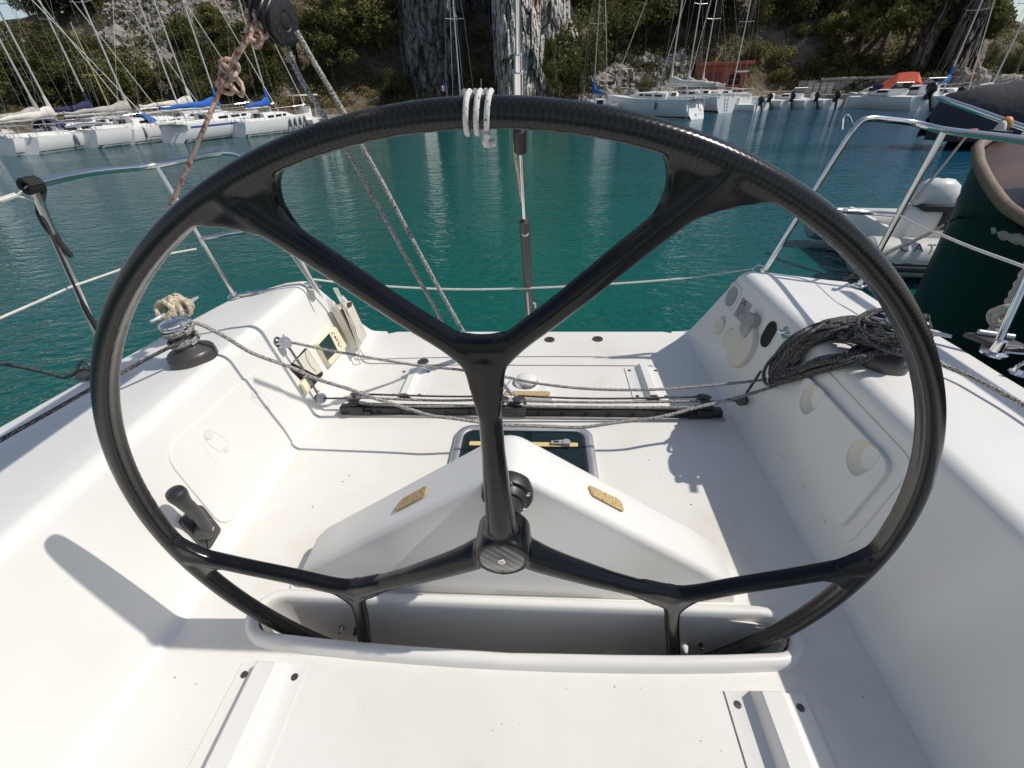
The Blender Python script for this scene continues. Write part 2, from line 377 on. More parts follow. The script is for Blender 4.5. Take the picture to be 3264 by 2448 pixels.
b = BY(2178, 2048, .694); m2 = MB(); m2.lathe([(.012, 0), (.012, .012), (.008, .026), (.003, .03)], b, (0, -1, -.2), 12); part('plug', m2, M['gel'], slot, 'white plastic plug in the back wall of the slot')

# pedestal: a low ridge-shaped moulding carrying the wheel shaft
mb = MB()
def ped_prof(y, dz, wx):
    pts = [(-.66*wx, .622), (-.635*wx, .70), (-.60*wx, .738)]
    for k in range(1, 8):
        t = k/8; pts.append((-.60*wx*(1-t)-.045*t, .738+(1.122-.738)*t))
    for k in range(7):
        t = math.radians(122-64*k/6); pts.append((.085*math.cos(t)*1.0, 1.085-.052+.105*math.sin(t)))
    for k in range(1, 8):
        t = 1-k/8; pts.append((.60*wx*(1-t)+.045*t, .738+(1.122-.738)*t))
    pts += [(.635*wx, .70), (.66*wx, .622)]
    return [(x, y, z+dz*(1 if z > .63 else 0)) for x, z in pts]
FY = .742
rows = [ped_prof(FY, -.020, .988), ped_prof(FY+.0025, -.012, .993), ped_prof(FY+.008, -.004, 1.0), ped_prof(FY+.016, 0, 1.003), ped_prof(FY+.125, .006, 1.0), ped_prof(FY+.14, .001, .995), ped_prof(FY+.15, -.01, .985)]
mb.grid(rows); n0 = len(rows[0])
f0 = rows[0]; low = [(p[0]*.985, FY+.03, .622) for p in (f0[0], f0[-1])]
# the front face leans in towards its foot
mb.add(f0, [tuple(range(n0))]); mb.add(rows[-1], [tuple(range(n0))])
ped = part('pedestal', mb, M['gel'], yacht, angle=55)
m2 = MB(); m2.prism([(-.685, FY-.012, .6205), (.685, FY-.012, .6205), (.70, FY+.03, .6205), (.69, FY+.11, .6205), (-.69, FY+.11, .6205), (-.70, FY+.03, .6205)], (0, 0, .008)); part('flange', m2, M['gel'], ped)
for a in ((.56, .655), (.615, .675), (-.60, -.52), (-.25, -.2), (.1, .16)):
    m2 = MB(); m2.add([(a[0], FY-.02, .6247), (a[1], FY-.022, .6247), (a[1]+.012, FY-.012, .6247), (a[0], FY-.0125, .6247)], [(0, 1, 2, 3)]); part('sealant_stain', m2, M['rust'], ped)
def on_ped(px, py, s):      # the sloping top of the pedestal
    a = math.atan2(1.122-.738, .555); return BP(px, py, (s*.60, 0, .742), (s*math.sin(a), 0, math.cos(a)))
for s, P in ((-1, ((1310, 1621), (1371, 1550), (1353, 1583), (1256, 1637))), (1, ((1870, 1545), (1985, 1600), (1985, 1637), (1885, 1582)))):
    P = ((1257, 1636), (1283, 1594), (1365, 1549), (1357, 1583)) if s < 0 else ((1871, 1547), (1975, 1597), (1988, 1636), (1884, 1581))
    a = math.atan2(1.122-.738, .555); nn = np.array([s*math.sin(a), 0, math.cos(a)])
    q = rquad([on_ped(x, y, s)+nn*.001 for x, y in P], .012, 4); m2 = MB(); m2.prism(q, nn*.004); part('cork_pad', m2, M['cork'], ped)
WCB = np.array([0, .615, 1.075]); WNB = nrm([0, -.9996, -.0297]) # wheel centre, wheel axis towards the helm
fc = WCB-WNB*.118
m2 = MB(); m2.lathe([(.063, -.02), (.063, .006), (.060, .012), (.05, .013), (.048, .02), (.042, .03), (.036, .032), (.034, .08)], fc, WNB, 32); fl = part('shaft_flange', m2, M['black'], ped)
for k in range(6):
    t = math.radians(20+60*k); u = np.array([1, 0, 0]); v = np.cross(WNB, u); c = fc+WNB*0.0125+.053*(u*math.cos(t)+v*math.sin(t))
    m3 = MB(); m3.lathe([(.0075, -.002), (.0072, .002), (.005, .0035), (.002, .0038)], c, WNB, 10); part('screw', m3, M['steel'], fl)

# foot rests
def foot_rest(x0, x1, y0, y1, h, topw, dark_end):
    xm = (x0+x1)/2; w = (x1-x0)*.30; mb = MB()
    prof = [(x0, .0), (x0, .0035), (xm-w, .004), (xm-w*.62, .009), (xm-topw/2-.006, h-.006), (xm-topw/2, h), (xm+topw/2, h), (xm+topw/2+.006, h-.006), (xm+w*.62, .009), (xm+w, .004), (x1, .0035), (x1, .0)]
    def row(y, e): return [(x, y-(0 if b < .01 else e*(b-.004)), SOLE+b+.001) for x, b in prof]
    mb.grid([row(y0, 0), row(y1-.004, .25), row(y1, .35)]); mb.add(row(y1, .35), [tuple(range(len(prof)))]); mb.add(row(y0, 0), [tuple(range(len(prof)))])
    o = part('foot_rest', mb, M['gel'], yacht, angle=14)
    if dark_end:
        m2 = MB(); m2.prism([(xm-w*.6, y0-.002, SOLE+.004), (xm+w*.6, y0-.002, SOLE+.004), (xm+topw*.4, y0-.002, SOLE+h*.86), (xm-topw*.4, y0-.002, SOLE+h*.86)], (0, .001, 0)); part('shade_plug', m2, M['brown'], o)  # plug closing the end; the hollow's shade is put into its brown
    for sx in (x0+.022, x1-.022):
        for sy in (y1-.03, y0+.03):
            if sy < .3: continue
            m2 = MB(); m2.lathe([(.0095, 0), (.0088, .0018), (.004, .002), (.0035, .0008)], (sx, sy, SOLE+.0045), (0, 0, 1), 12); part('screw', m2, M['drum'], o)
foot_rest(-.722, -.540, -.1, .527, .048, .05, False)
foot_rest(.546, .739, -.1, .513, .048, .045, False)
foot_rest(-.678, -.500, 1.745, 2.02, .036, .03, True)
foot_rest(.535, .717, 1.75, 2.045, .036, .03, True)
# seam across the sole and the moulded step behind the traveller
mb = MB(); mb.box((0.05, 2.067, SOLE+.002), (1.28, .006, .004)); part('sole_seam', mb, M['greyp'], yacht)
# deck hatch
hc = np.array([.012, 1.335, SOLE]); u, v = np.array([1., 0, 0]), np.array([0, 1., 0])
ho = rrect(hc, u, v, .300, .135+.06, .07, 7); hi = rrect(hc, u, v, .258, .095+.06, .045, 7)
mb = MB(); z = lambda P, h, k=1: [hc+(np.asarray(p)-hc)*k+np.array([0, 0, h]) for p in P]
R = [z(ho, .001), z(ho, .016, .995), z(ho, .024, .965), z(ho, .025, .93), z(hi, .024, 1.04), z(hi, .017)]; R = [r+r[:1] for r in R]; mb.grid(R)
hatch = part('deck_hatch', mb, M['alloy'], yacht, angle=45)
mb = MB(); mb.add(z(hi, .0185, 1.01), [tuple(range(len(hi)))]); part('pane', mb, M['tint'], hatch)
mb = MB(); mb.grid([[*z(hi, .020, 1.02), z(hi, .020, 1.02)[0]], [*z(hi, .020, .965), z(hi, .020, .965)[0]]]); part('gasket', mb, M['black'], hatch)
mb = MB(); mb.prism(rrect((.012, 1.404, SOLE+.0192), u, v, .23, .0125, .006, 3), (0, 0, .0016)); part('nonslip_strip', mb, M['tape'], hatch)
hcx = BZ(1805, 1411, SOLE+.03); mb = MB(); mb.lathe([(.018, -.008), (.018, .004), (.016, .008), (.004, .009)], hcx, (0, 0, 1), 24); hh = part('handle', mb, M['greyp'], hatch)
mb = MB(); a = hcx+np.array([-.014, .004, 0]); b = BZ(1757, 1413, SOLE+.028)
mb.prism([a+np.array([0, .010, 0]), b+np.array([0, .012, 0]), b+np.array([0, -.006, 0]), a+np.array([0, -.014, 0])], (0, 0, .004)); part('lever', mb, M['greyp'], hh)
mb = MB(); q = b*.55+a*.45; mb.prism([q+np.array([-.010, .007, .0045]), q+np.array([.010, .007, .0045]), q+np.array([.010, -.004, .0045]), q+np.array([-.010, -.003, .0045])], (0, 0, .0006)); part('slot', mb, M['hole'], hh)
# round vent on its moulded base, with a cork strip in front
vb = BZ(1670, 1217, SOLE); mb = MB()
bo = [(-.135, 1.72), (.140, 1.72), (.12, 1.79), (.075, 1.93), (.03, 1.985), (-.025, 1.985), (-.07, 1.93), (-.115, 1.79)]
mb.grid([[(x+.01, y, SOLE+.001) for x, y in bo+bo[:1]], [((x*.9)+.01, 1.83+(y-1.83)*.9, SOLE+.028) for x, y in bo+bo[:1]]]); mb.add([((x*.9)+.01, 1.83+(y-1.83)*.9, SOLE+.028) for x, y in bo], [tuple(range(8))])
vent = part('vent', mb, M['gel'], yacht, angle=60)
vc = BZ(1678, 1212, SOLE+.045)
mb = MB(); mb.lathe([(.060, -.022), (.058, -.006), (.052, 0)], vc, (0, 0, 1), 28); part('collar', mb, M['steel'], vent)
mb = MB(); mb.lathe([(.050, -.006), (.052, .006), (.049, .014), (.035, .022), (.015, .026), (.002, .0265)], vc, (0, 0, 1), 28); part('dome', mb, M['gel'], vent)
mb = MB(); mb.prism(rrect(BZ(1680, 1256, SOLE+.025), u, v, .112, .020, .010, 3), (0, 0, .004)); part('cork_pad', mb, M['cork'], vent)
for px, py in ((1752, 1083), (1905, 1081), (1349, 1153)):
    c = BZ(px, py, SOLE+.001); mb = MB(); mb.lathe([(.032, 0), (.030, .005), (.016, .006), (.015, .003), (.008, .003)], c, (0, 0, 1), 20); o = part('deck_filler', mb, M['drum'], yacht)
    m2 = MB(); m2.lathe([(.007, .0035), (.006, .0045)], c, (0, 0, 1), 8); part('keyhole', m2, M['hole'], o)
for px, py in ((1092, 1535), (1113, 1516), (996, 1616), (2203, 1608), (1235, 1857), (1282, 1862)):
    c = BZ(px, py, SOLE+.0008); mb = MB(); mb.lathe([(.0025, 0), (.002, .001)], c, (0, 0, 1), 6); part('speck', mb, M['hole'], yacht)

# mainsheet traveller across the sole
TY = 1.625
mb = MB(); mb.box((.02, TY, SOLE+.006), (1.79, .060, .010)); tr = part('traveller_track', mb, M['greyp'], yacht)
mb = MB(); mb.box((.02, TY, SOLE+.030), (1.76, .040, .036)); part('beam', mb, M['black'], tr, bevel=.004)
for k in range(16):
    x = -.78+k*.107
    m2 = MB(); m2.lathe([(.010, 0), (.010, .0015)], (x, TY-.0205, SOLE+.028), (0, -1, 0), 10); part('bolt_hole', m2, M['hole'], tr)
for s, px, py in ((-1, 1118, 1285), (1, 2275, 1297)):
    x = s*.80+.02; mb = MB(); mb.box((x, TY-.003, SOLE+.036), (.075, .052, .046)); mb.box((x+.055*-s, TY-.02, SOLE+.024), (.035, .024, .026)); e = part('end_fitting', mb, M['black'], tr, bevel=.006)
    for dy in (-.018, .028):
        m2 = MB(); m2.lathe([(.030, -.012), (.033, -.009), (.024, -.003), (.024, .003), (.033, .009), (.030, .012), (.012, .016), (.010, .017)], (x+.005*s, TY+.012+dy, SOLE+.078), (0, .25, 1), 18); part('sheave', m2, M['dark'], e)
cx = -.055
mb = MB(); mb.box((cx, TY, SOLE+.052), (.15, .056, .022)); mb.box((cx, TY-.026, SOLE+.030), (.14, .012, .040)); car = part('traveller_car', mb, M['dark'], tr, bevel=.005)
for dx in (-.035, .04):
    m2 = MB(); m2.lathe([(.028, -.012), (.031, -.009), (.022, 0), (.031, .009), (.028, .012), (.010, .015)], (cx+dx, TY+.004, SOLE+.082), (0, .2, 1), 18); part('sheave', m2, M['drum'], car)
m2 = MB(); m2.tube(smooth_path([(cx-.02, TY+.01, SOLE+.06), (cx-.03, TY+.012, SOLE+.11), (cx-.005, TY+.012, SOLE+.13), (cx+.02, TY+.012, SOLE+.11), (cx+.015, TY+.01, SOLE+.06)]), .005, 8); part('shackle', m2, M['steel'], car)

# ---- right wall fittings
def disc(px, py, s, prof, m, name, parent=None, lift=.0005, seg=28, label=None):
    c = WALL(px, py, s)+wall_n(s)*lift; mb = MB(); mb.lathe(prof, c, wall_n(s), seg); return part(name, mb, m, parent or yacht, label)
U, V, N = wall_axes(1)
c = WALL(2337, 947, 1); mb = MB(); mb.prism(rrect(c+N*.0005, U, V, .066, .064, .03, 5), N*.007); sp = part('speaker', mb, M['gelgrey'], yacht)
mb = MB(); mb.lathe([(.050, .006), (.049, .012), (.043, .0095), (.036, .0075), (.01, .0085)], c, N, 28); part('grille', mb, M['greyp'], sp)
for a, b in ((-1, -1), (1, -1), (-1, 1), (1, 1)):
    m2 = MB(); m2.lathe([(.005, .0064), (.004, .0075)], c+U*.046*a+V*.044*b, N, 8); part('screw', m2, M['drum'], sp)
P = [WALL(*p, 1)+N*.0006 for p in ((2369, 947), (2398, 973), (2366, 1032), (2339, 1004))]
mb = MB(); mb.prism(P, N*.0018); plq = part('builder_plate', mb, M['greyp'], yacht)
pu, pv = nrm(P[1]-P[0]), nrm(P[0]-P[3]); pw, ph = np.linalg.norm(P[1]-P[0]), np.linalg.norm(P[0]-P[3])
def at_pl(a, b): return P[3]+pu*a*pw+pv*b*ph+N*.0022
mb = MB(); mb.tube([at_pl(.16, .70), at_pl(.42, .96)], .0016, 5); mb.tube([at_pl(.42, .96), at_pl(.46, .70)], .0018, 5); mb.tube([at_pl(.2, .79), at_pl(.62, .79)], .0011, 5); part('letter_a', mb, M['hole'], plq)
mb = MB()
for i, (a, b, w) in enumerate(((.1, .62, .3), (.5, .60, .25), (.12, .52, .22), (.5, .5, .36), (.12, .42, .3), (.5, .4, .2), (.3, .32, .2))): mb.tube([at_pl(a, b), at_pl(a+w, b)], .0011, 4)
part('text_lines', mb, M['dark'], plq)
mb = MB(); mb.lathe([(.006, 0), (.004, .001)], at_pl(.35, .18), N, 8); part('emblem', mb, M['hole'], plq)
for px, py, k in ((2297, 1039, .047), (2325, 1079, .050)):
    disc(px, py, 1, [(k*1.0, 0), (k, .009), (k*.93, .013), (k*.2, .0135)], M['scoop'], 'round_cover')
c = WALL(2370, 1098, 1)
big = disc(2370, 1098, 1, [(.112, 0), (.112, .016), (.106, .024), (.094, .026), (.02, .0265)], M['scoop'], 'inspection_hatch', seg=40)
lc = WALL(2407, 1033, 1)+N*.001
mb = MB(); mb.prism([lc+U*a+V*b for a, b in ((.036, -.062), (.060, -.012), (.042, .036), (-.020, .043), (-.040, .014), (-.026, -.0), (-.040, -.024), (-.024, -.066))], N*.034); part('latch', mb, M['greyp'], big, bevel=.004)
c = WALL(2452, 1066, 1); mb = MB(); mb.prism(rrect(c+N*.0006, U, V, .042, .058, .040, 7), N*.0025); o = part('deck_wash_socket', mb, M['hole'], yacht)
mb = MB(); r0 = rrect(c+N*.001, U, V, .046, .062, .044, 7); mb.tube(r0, .005, 6, closed=True); part('surround', mb, M['gelgrey'], o)
def eye(px, py, s, name='pad_eye'):
    c = WALL(px, py, s); U_, V_, N_ = wall_axes(s); mb = MB(); mb.lathe([(.028, 0), (.026, .004), (.012, .006)], c, N_, 18); mb.tube(smooth_path([c+U_*-.014+N_*.004, c+U_*-.013+N_*.026, c+N_*.036, c+U_*.013+N_*.026, c+U_*.014+N_*.004]), .0045, 7); part(name, mb, M['steel'], yacht)
eye(2507, 1060, 1); eye(885, 1092, -1)
# locker doors
def door(s, quad, rad, lift, inner=None):
    N_ = wall_n(s); q = rquad([WALL(x, y, s)+N_*.0008 for x, y in quad], rad, 7); mb = MB(); cc = np.mean(q, axis=0)
    R = [q, [p+N_*lift for p in q], [cc+(p-cc)*.991+N_*(lift+.002) for p in q]]; R = [r+r[:1] for r in R]; mb.grid(R); mb.add(R[2][:-1], [tuple(range(len(q)))])
    return part('locker_door', mb, M['gel'], yacht, angle=30)
dl = door(-1, ((838, 1155), (972, 1352), (712, 1690), (512, 1446)), .07, .004)
for px, py in ((686, 1408), (828, 1276)):
    c = WALL(px, py, -1)+wall_n(-1)*.0072; U_, V_, N_ = wall_axes(-1); mb = MB()
    mb.tube([c+U_*.034*math.cos(t)*.8+V_*.055*math.sin(t)+U_*-.014*math.sin(t) for t in np.linspace(0, 2*math.pi, 22)[:-1]], .0012, 5, closed=True)
    lt = part('latch', mb, M['gelgrey'], dl)
    for dd, rr in ((.042, .018), (-.044, .011)):
        m2 = MB(); m2.lathe([(rr, -.001), (rr, .0025), (rr*.75, .003), (rr*.3, .0012)], c+V_*dd+U_*-.2*dd, N_, 16); part('knob', m2, M['gelgrey'], lt)
for pts in (((590, 1432), (624, 1402), (690, 1482), (722, 1442)), ((735, 1295), (783, 1262), (832, 1321), (862, 1290))):
    mb = MB(); mb.tube(smooth_path([WALL(x, y, -1)+wall_n(-1)*.0066 for x, y in pts], 6), .0010, 4); part('moulded_line', mb, M['gelgrey'], dl)
fr = door(1, ((2612, 1150), (2925, 1480), (2705, 1745), (2480, 1345)), .05, .0035)
# the right door is thicker, with two finger grips scooped into its face
q = rquad([WALL(x, y, 1)+N*.0008 for x, y in ((2580, 1190), (2866, 1487), (2690, 1697), (2530, 1390))], .05, 7); cc = np.mean(q, axis=0); LIFT = .021
mb = MB(); R = [q, [p+N*(LIFT-.003) for p in q], [cc+(p-cc)*.990+N*LIFT for p in q]]; mb.grid([r+r[:1] for r in R]); bm = bmesh.new()
def bloop(P): vs = [bm.verts.new(p) for p in P]; return [bm.edges.new((vs[i], vs[(i+1) % len(vs)])) for i in range(len(vs))]
es = bloop(R[2]); grips = []
sh = [(-.047, .0), (-.038, .032), (-.008, .048), (.034, .053), (.047, .043), (.052, .0), (.037, -.046), (.010, -.058), (-.027, -.042)]
for px, py in ((2600, 1272), (2763, 1458)):
    c = WALL(px, py, 1)+N*(.0008+LIFT); P = smooth_path([c+U*-a+V*b for a, b in sh], 4, True); es += bloop(P); grips.append((c, P))
bmesh.ops.triangle_fill(bm, edges=es, use_beauty=True); tv = [tuple(v.co) for v in bm.verts]; bm.verts.index_update(); tf = [tuple(v.index for v in f.verts) for f in bm.faces]; bm.free(); mb.add(tv, tf)
dr = part('locker_door', mb, M['gel'], yacht, angle=30)
for c, P in grips:
    mb = MB(); W_ = (V-U)*.008; R = [P, [c+(p-c)*.94-N*.004+W_*.35 for p in P], [c+(p-c)*.72-N*.014+W_*1.3 for p in P], [c+(p-c)*.3-N*.0195+W_*2 for p in P]]; mb.grid([r+r[:1] for r in R]); mb.add(R[3], [tuple(range(len(P)))])
    part('finger_grip', mb, M['scoop'], dr, angle=50)
    mb = MB(); mb.tube(P, .0016, 5, closed=True); part('grip_edge', mb, M['gelgrey'], dr)
for px, py in ((2496, 1458), (2560, 1552), (2625, 1664)):
    disc(px, py, 1, [(.010, 0), (.009, .0045), (.003, .005)], M['gel'], 'hinge_cap', fr, .001, 12)

# ---- left wall fittings
UL, VL, NL = wall_axes(-1)
pc = [WALL(*p, -1)+NL*.0008 for p in ((975, 1106), (1031, 1192), (988, 1243), (917, 1172))]
mb = MB(); q = rquad(pc, .02, 4); cc = np.mean(q, axis=0); R = [[p+NL*.003 for p in q], q, [p-NL*.06 for p in q]]; mb.grid([r+r[:1] for r in R]); mb.add(R[2], [tuple(range(len(q)))])
# no recess cut: flat dark plate, the pocket's shade put into its colour
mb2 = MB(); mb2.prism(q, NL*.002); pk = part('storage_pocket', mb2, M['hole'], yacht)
P = [WALL(*p, -1)+NL*.0045 for p in ((976, 1113), (1023, 1184), (1004, 1196), (931, 1158))]; mb = MB(); mb.prism(P, NL*.002); part('inner_wall', mb, M['beige'], pk)
P = [WALL(*p, -1)+NL*.008 for p in ((1003, 1125), (1019, 1165), (1013, 1172))]; mb = MB(); mb.tube(smooth_path([WALL(968, 1119, -1)+NL*.007, WALL(972, 1140, -1)+NL*.007, WALL(984, 1165, -1)+NL*.007, WALL(1003, 1185, -1)+NL*.007], 4), .0015, 5); part('cable', mb, M['black'], pk)
P = [WALL(*p, -1)+NL*.006 for p in ((962, 1200), (980, 1225), (966, 1260), (948, 1227))]; mb = MB(); mb.prism(P, NL*.02); part('cream_box', mb, M['cream'], pk, bevel=.004)
P = [WALL(*p, -1)+NL*.001 for p in ((1053, 1043), (1090, 1106), (1037, 1170), (996, 1098))]
mb = MB(); q = rquad(P, .012, 4); cc = np.mean(q, axis=0); R = [q, [p+NL*.026 for p in q], [cc+(p-cc)*.96+NL*.032 for p in q]]; mb.grid([r+r[:1] for r in R]); mb.add(R[2], [tuple(range(len(q)))])
disp = part('instrument_display', mb, M['cream'], yacht, angle=40)
LF = .0325
def ondisp(px, py, h=LF): return BP(px, py, WALL(1040, 1110, -1)+NL*h, NL)
P = [ondisp(*p) for p in ((1049, 1062), (1076, 1117), (1045, 1148), (1017, 1097))]; mb = MB(); mb.prism(P, NL*.001); part('screen', mb, M['screen'], disp)
for px, py, r in ((1057, 1062, .005), (1064, 1063, .005), (1068, 1075, .009), (1073, 1085, .005), (1075, 1082, .005), (1078, 1096, .006), (1080, 1090, .005), (1080, 1102, .005), (1086, 1104, .005)):
    m2 = MB(); m2.lathe([(r, 0), (r*.8, .002)], ondisp(px, py), NL, 10); part('button', m2, M['dark'], disp)
# engine control on the left wall
P = [WALL(*p, -1)+NL*.0045 for p in ((604, 1612), (632, 1612), (694, 1690), (657, 1752), (640, 1750), (563, 1665))]
mb = MB(); mb.prism(rquad(P, .012, 3), NL*.012); ec = part('engine_control', mb, M['dark'], yacht, bevel=.003)
pv0 = WALL(630, 1690, -1)+NL*.016; mb = MB(); mb.lathe([(.032, 0), (.031, .022), (.026, .030), (.01, .031)], pv0, NL, 24); part('pivot', mb, M['dark'], ec)
kn = BP(541, 1550, pv0+NL*.085, NL); mb = MB(); a = pv0+NL*.02
mb.tube(smooth_path([a, a+(kn-a)*.45+NL*.012, a+(kn-a)*.7+NL*.006], 6), [.0165]*6+[.0145]*6+[.013], 12); part('lever', mb, M['dark'], ec)
d = nrm(kn-a); mb = MB(); mb.lathe([(.012, -.03), (.016, -.02), (.022, .03), (.026, .052), (.0265, .062), (.024, .072), (.014, .078), (.004, .079)], a+(kn-a)*.58, d, 20); part('knob', mb, M['black'], ec)
c = pv0+NL*.031+np.array([0, .004, -.004]); mb = MB(); mb.lathe([(.008, 0), (.007, .003), (.004, .004)], c, NL, 10); part('screw', mb, M['steel'], ec)

# boom eased to the left, overhead; its shadow lies on the left deck
bo = thing('boom', 'round boom overhead, eased to the left of the cockpit', 'boom', (-.445, 1.3, 2.33))
mb = MB(); mb.tube([(-.445, 1.36, 2.32), (-.44, .3, 2.34), (-.43, -2.4, 2.36)], [.072, .078, .078], 18); part('spar', mb, M['alloy'], bo)
mb = MB(); mb.lathe([(.076, 0), (.076, .03), (.05, .05)], (-.445, 1.35, 2.32), (0, 1, 0), 18); part('end_cap', mb, M['black'], bo)
# ================================================================ steering wheel
def build_wheel():
    R = .80
    root = bpy.data.objects.new('steering_wheel', None); C.objects.link(root)
    tag(root, 'large black carbon steering wheel with forked spokes, whipped with white cord on top', 'steering wheel')
    wy = nrm([0, -.0297, .9996]); wx = np.array([1., 0, 0]); wz = np.cross(wx, wy)       # z towards the helm
    Bm = np.stack([wx, wy, wz], 1)                                                   # wheel axes in yacht coordinates
    Yw = np.stack([AX, AY, [0, 0, 1]], 1); Rw = Yw@Bm
    root.matrix_world = Matrix.Translation(fb(WCB)) @ Matrix(Rw.tolist()).to_4x4() @ Matrix.Rotation(math.radians(1.4), 4, 'Z')
    mb = MB()
    prof = []                                                                        # rim section: fuller outside, flat land and step inside
    for a, b in ((.0180, .0), (.0165, .010), (.0110, .0175), (.001, .0205), (-.009, .0200), (-.0150, .0165), (-.0165, .009), (-.0140, .004), (-.0140, -.004), (-.0165, -.009), (-.0150, -.0165), (-.009, -.0200), (.001, -.0205), (.0110, -.0175), (.0165, -.010)): prof.append((a, b))
    rows = []
    for i in range(300):
        t = 2*math.pi*i/300; rows.append([((R+a)*math.cos(t), (R+a)*math.sin(t), b) for a, b in prof])
    rows.append(rows[0]); mb.grid(rows, True)
    for k in range(3):
        th = math.radians(90+120*k)
        def P(r, a, d): t = th+math.radians(a); return np.array([r*math.cos(t), r*math.sin(t), d])
        mb.tube(smooth_path([P(.02, 0, .012), P(.10, 0, .022), P(.25, 0, .018), P(.36, 0, .010), P(.47, 0, .003)], 8), np.interp(np.arange(33), [0, 6, 11, 18, 26, 32], [.034, .0325, .0275, .0222, .0208, .022]), 20)
        def web(pts, th):                                     # flat fairing between members, in the wheel plane
            mb.prism([np.array([p[0], p[1], p[2]-th/2]) for p in pts], (0, 0, th))
        def q3(a, c, b, n=7): return [(1-t)**2*a+2*t*(1-t)*c+t*t*b for t in np.linspace(0, 1, n)]
        for s in (-1, 1):
            mb.tube(smooth_path([P(.445, 0, .004), P(.50, s*5.6, .003), P(.56, s*11.6, .002), P(.66, s*18.0, .001), P(.74, s*21.8, 0), P(.80, s*23.8, 0)], 6), np.interp(np.arange(31), [0, 8, 20, 30], [.0212, .0198, .0194, .0212]), 18)
            web(q3(P(.69, s*18.6, .001), P(.765, s*20.6, 0), P(.795, s*16.4, 0))+[P(.80, s*20, 0), P(.80, s*26, 0)]+q3(P(.795, s*30.0, 0), P(.760, s*24.0, 0), P(.69, s*20.2, .001)), .026)
            web(q3(P(.39, s*2.2, .008), P(.462, s*2.9, .004), P(.54, s*8.6, .002))+[P(.56, s*12.2, .002), P(.48, 0, .003), P(.34, 0, .011)], .030)
        web([P(.36, -3, .010), P(.46, -4.2, .004), P(.50, -5.5, .003), P(.492, 0, .003), P(.50, 5.5, .003), P(.46, 4.2, .004), P(.36, 3, .010)], .036)
        web(q3(P(.545, -10.6, .002), P(.478, 0, .003), P(.545, 10.6, .002), 11)+[P(.52, 8, .002), P(.45, 0, .004), P(.52, -8, .002)], .030)
    mb.lathe([(.05, -.035), (.058, -.03), (.060, .0), (.061, .040), (.058, .056), (.052, .060), (.049, .0585), (.0485, .054), (.002, .054)], (0, 0, 0), (0, 0, 1), 40)
    tmp = bpy.data.objects.new('tmp_wheel', mb.mesh('tmp_wheel', None, False)); C.objects.link(tmp)
    m = tmp.modifiers.new('r', 'REMESH'); m.mode = 'VOXEL'; m.voxel_size = .0040
    m = tmp.modifiers.new('s', 'SMOOTH'); m.factor = .5; m.iterations = 12
    dg = bpy.context.evaluated_depsgraph_get(); me = bpy.data.meshes.new_from_object(tmp.evaluated_get(dg)); bpy.data.objects.remove(tmp)
    V = np.empty(len(me.vertices)*3); me.vertices.foreach_get('co', V); V = V.reshape(-1, 3)
    Nn = np.empty(len(me.vertices)*3); me.vertices.foreach_get('normal', Nn); Nn = Nn.reshape(-1, 3)
    # let the rim's ring of normals stay exact after the split
    F = [tuple(p.vertices) for p in me.polygons]; cen = np.array([V[list(f)].mean(0) for f in F])
    rad = np.hypot(cen[:, 0], cen[:, 1]); ang = (np.degrees(np.arctan2(cen[:, 1], cen[:, 0]))-90+60) % 360
    grp = np.where(rad > .7775, 0, np.where(rad < .060, 4, 1+(ang//120).astype(int)))
    for g, nm in ((0, 'rim'), (1, 'spoke'), (2, 'spoke'), (3, 'spoke'), (4, 'hub')):
        idx = np.where(grp == g)[0]; used = sorted({v for i in idx for v in F[i]}); mp = {v: k for k, v in enumerate(used)}
        m2 = bpy.data.meshes.new(nm); m2.from_pydata(V[used].tolist(), [], [tuple(mp[v] for v in F[i]) for i in idx])
        m2.polygons.foreach_set('use_smooth', [True]*len(m2.polygons)); m2.normals_split_custom_set_from_vertices(Nn[used].tolist())
        m2.materials.append(M['carbon'] if g == 0 else M['gloss']); o = bpy.data.objects.new(nm, m2); C.objects.link(o); o.parent = root
        if g == 4: hub = o
    bpy.data.meshes.remove(me)
    BASE[root.name] = np.zeros(3)
    mb = MB(); mb.lathe([(.047, .052), (.047, .0565), (.045, .058), (.002, .0584)], (0, 0, 0), (0, 0, 1), 40); cap = part('hub_cap', mb, M['twill'], root)
    mb = MB(); mb.lathe([(.0085, .057), (.008, .0615), (.0045, .0618), (.004, .060), (.0035, .060)], (0, 0, 0), (0, 0, 1), 14); part('screw', mb, M['steel'], cap)
    mb = MB(); mb.lathe([(.034, -.125), (.034, -.03)], (0, 0, 0), (0, 0, 1), 24); part('shaft', mb, M['black'], root)
    # king-spoke mark: three turns of cord
    for i in range(3):
        t = math.radians(90.4-.85*i)-math.radians(1.4); q = []
        for k in range(26):
            a = 2*math.pi*k/25; rr = .0205*math.cos(a); zz = .0232*math.sin(a); tt = t+.004*math.sin(a*.5)+.012*(k/25)*.6
            q.append(((R+rr)*math.cos(tt), (R+rr)*math.sin(tt), zz))
        mb = MB(); mb.tube(q, .0034, 8); part('cord_turn', mb, M['ropewht'], root)
    mb = MB(); t = math.radians(89.0)-math.radians(1.4); mb.tube(smooth_path([((R-.019)*math.cos(t), (R-.019)*math.sin(t), .016), ((R-.030)*math.cos(t+.004), (R-.030)*math.sin(t+.004), .012), ((R-.030)*math.cos(t-.008), (R-.030)*math.sin(t-.008), .004)]), .004, 7); part('cord_end', mb, M['ropewht'], root)
    return root
wheel = build_wheel()

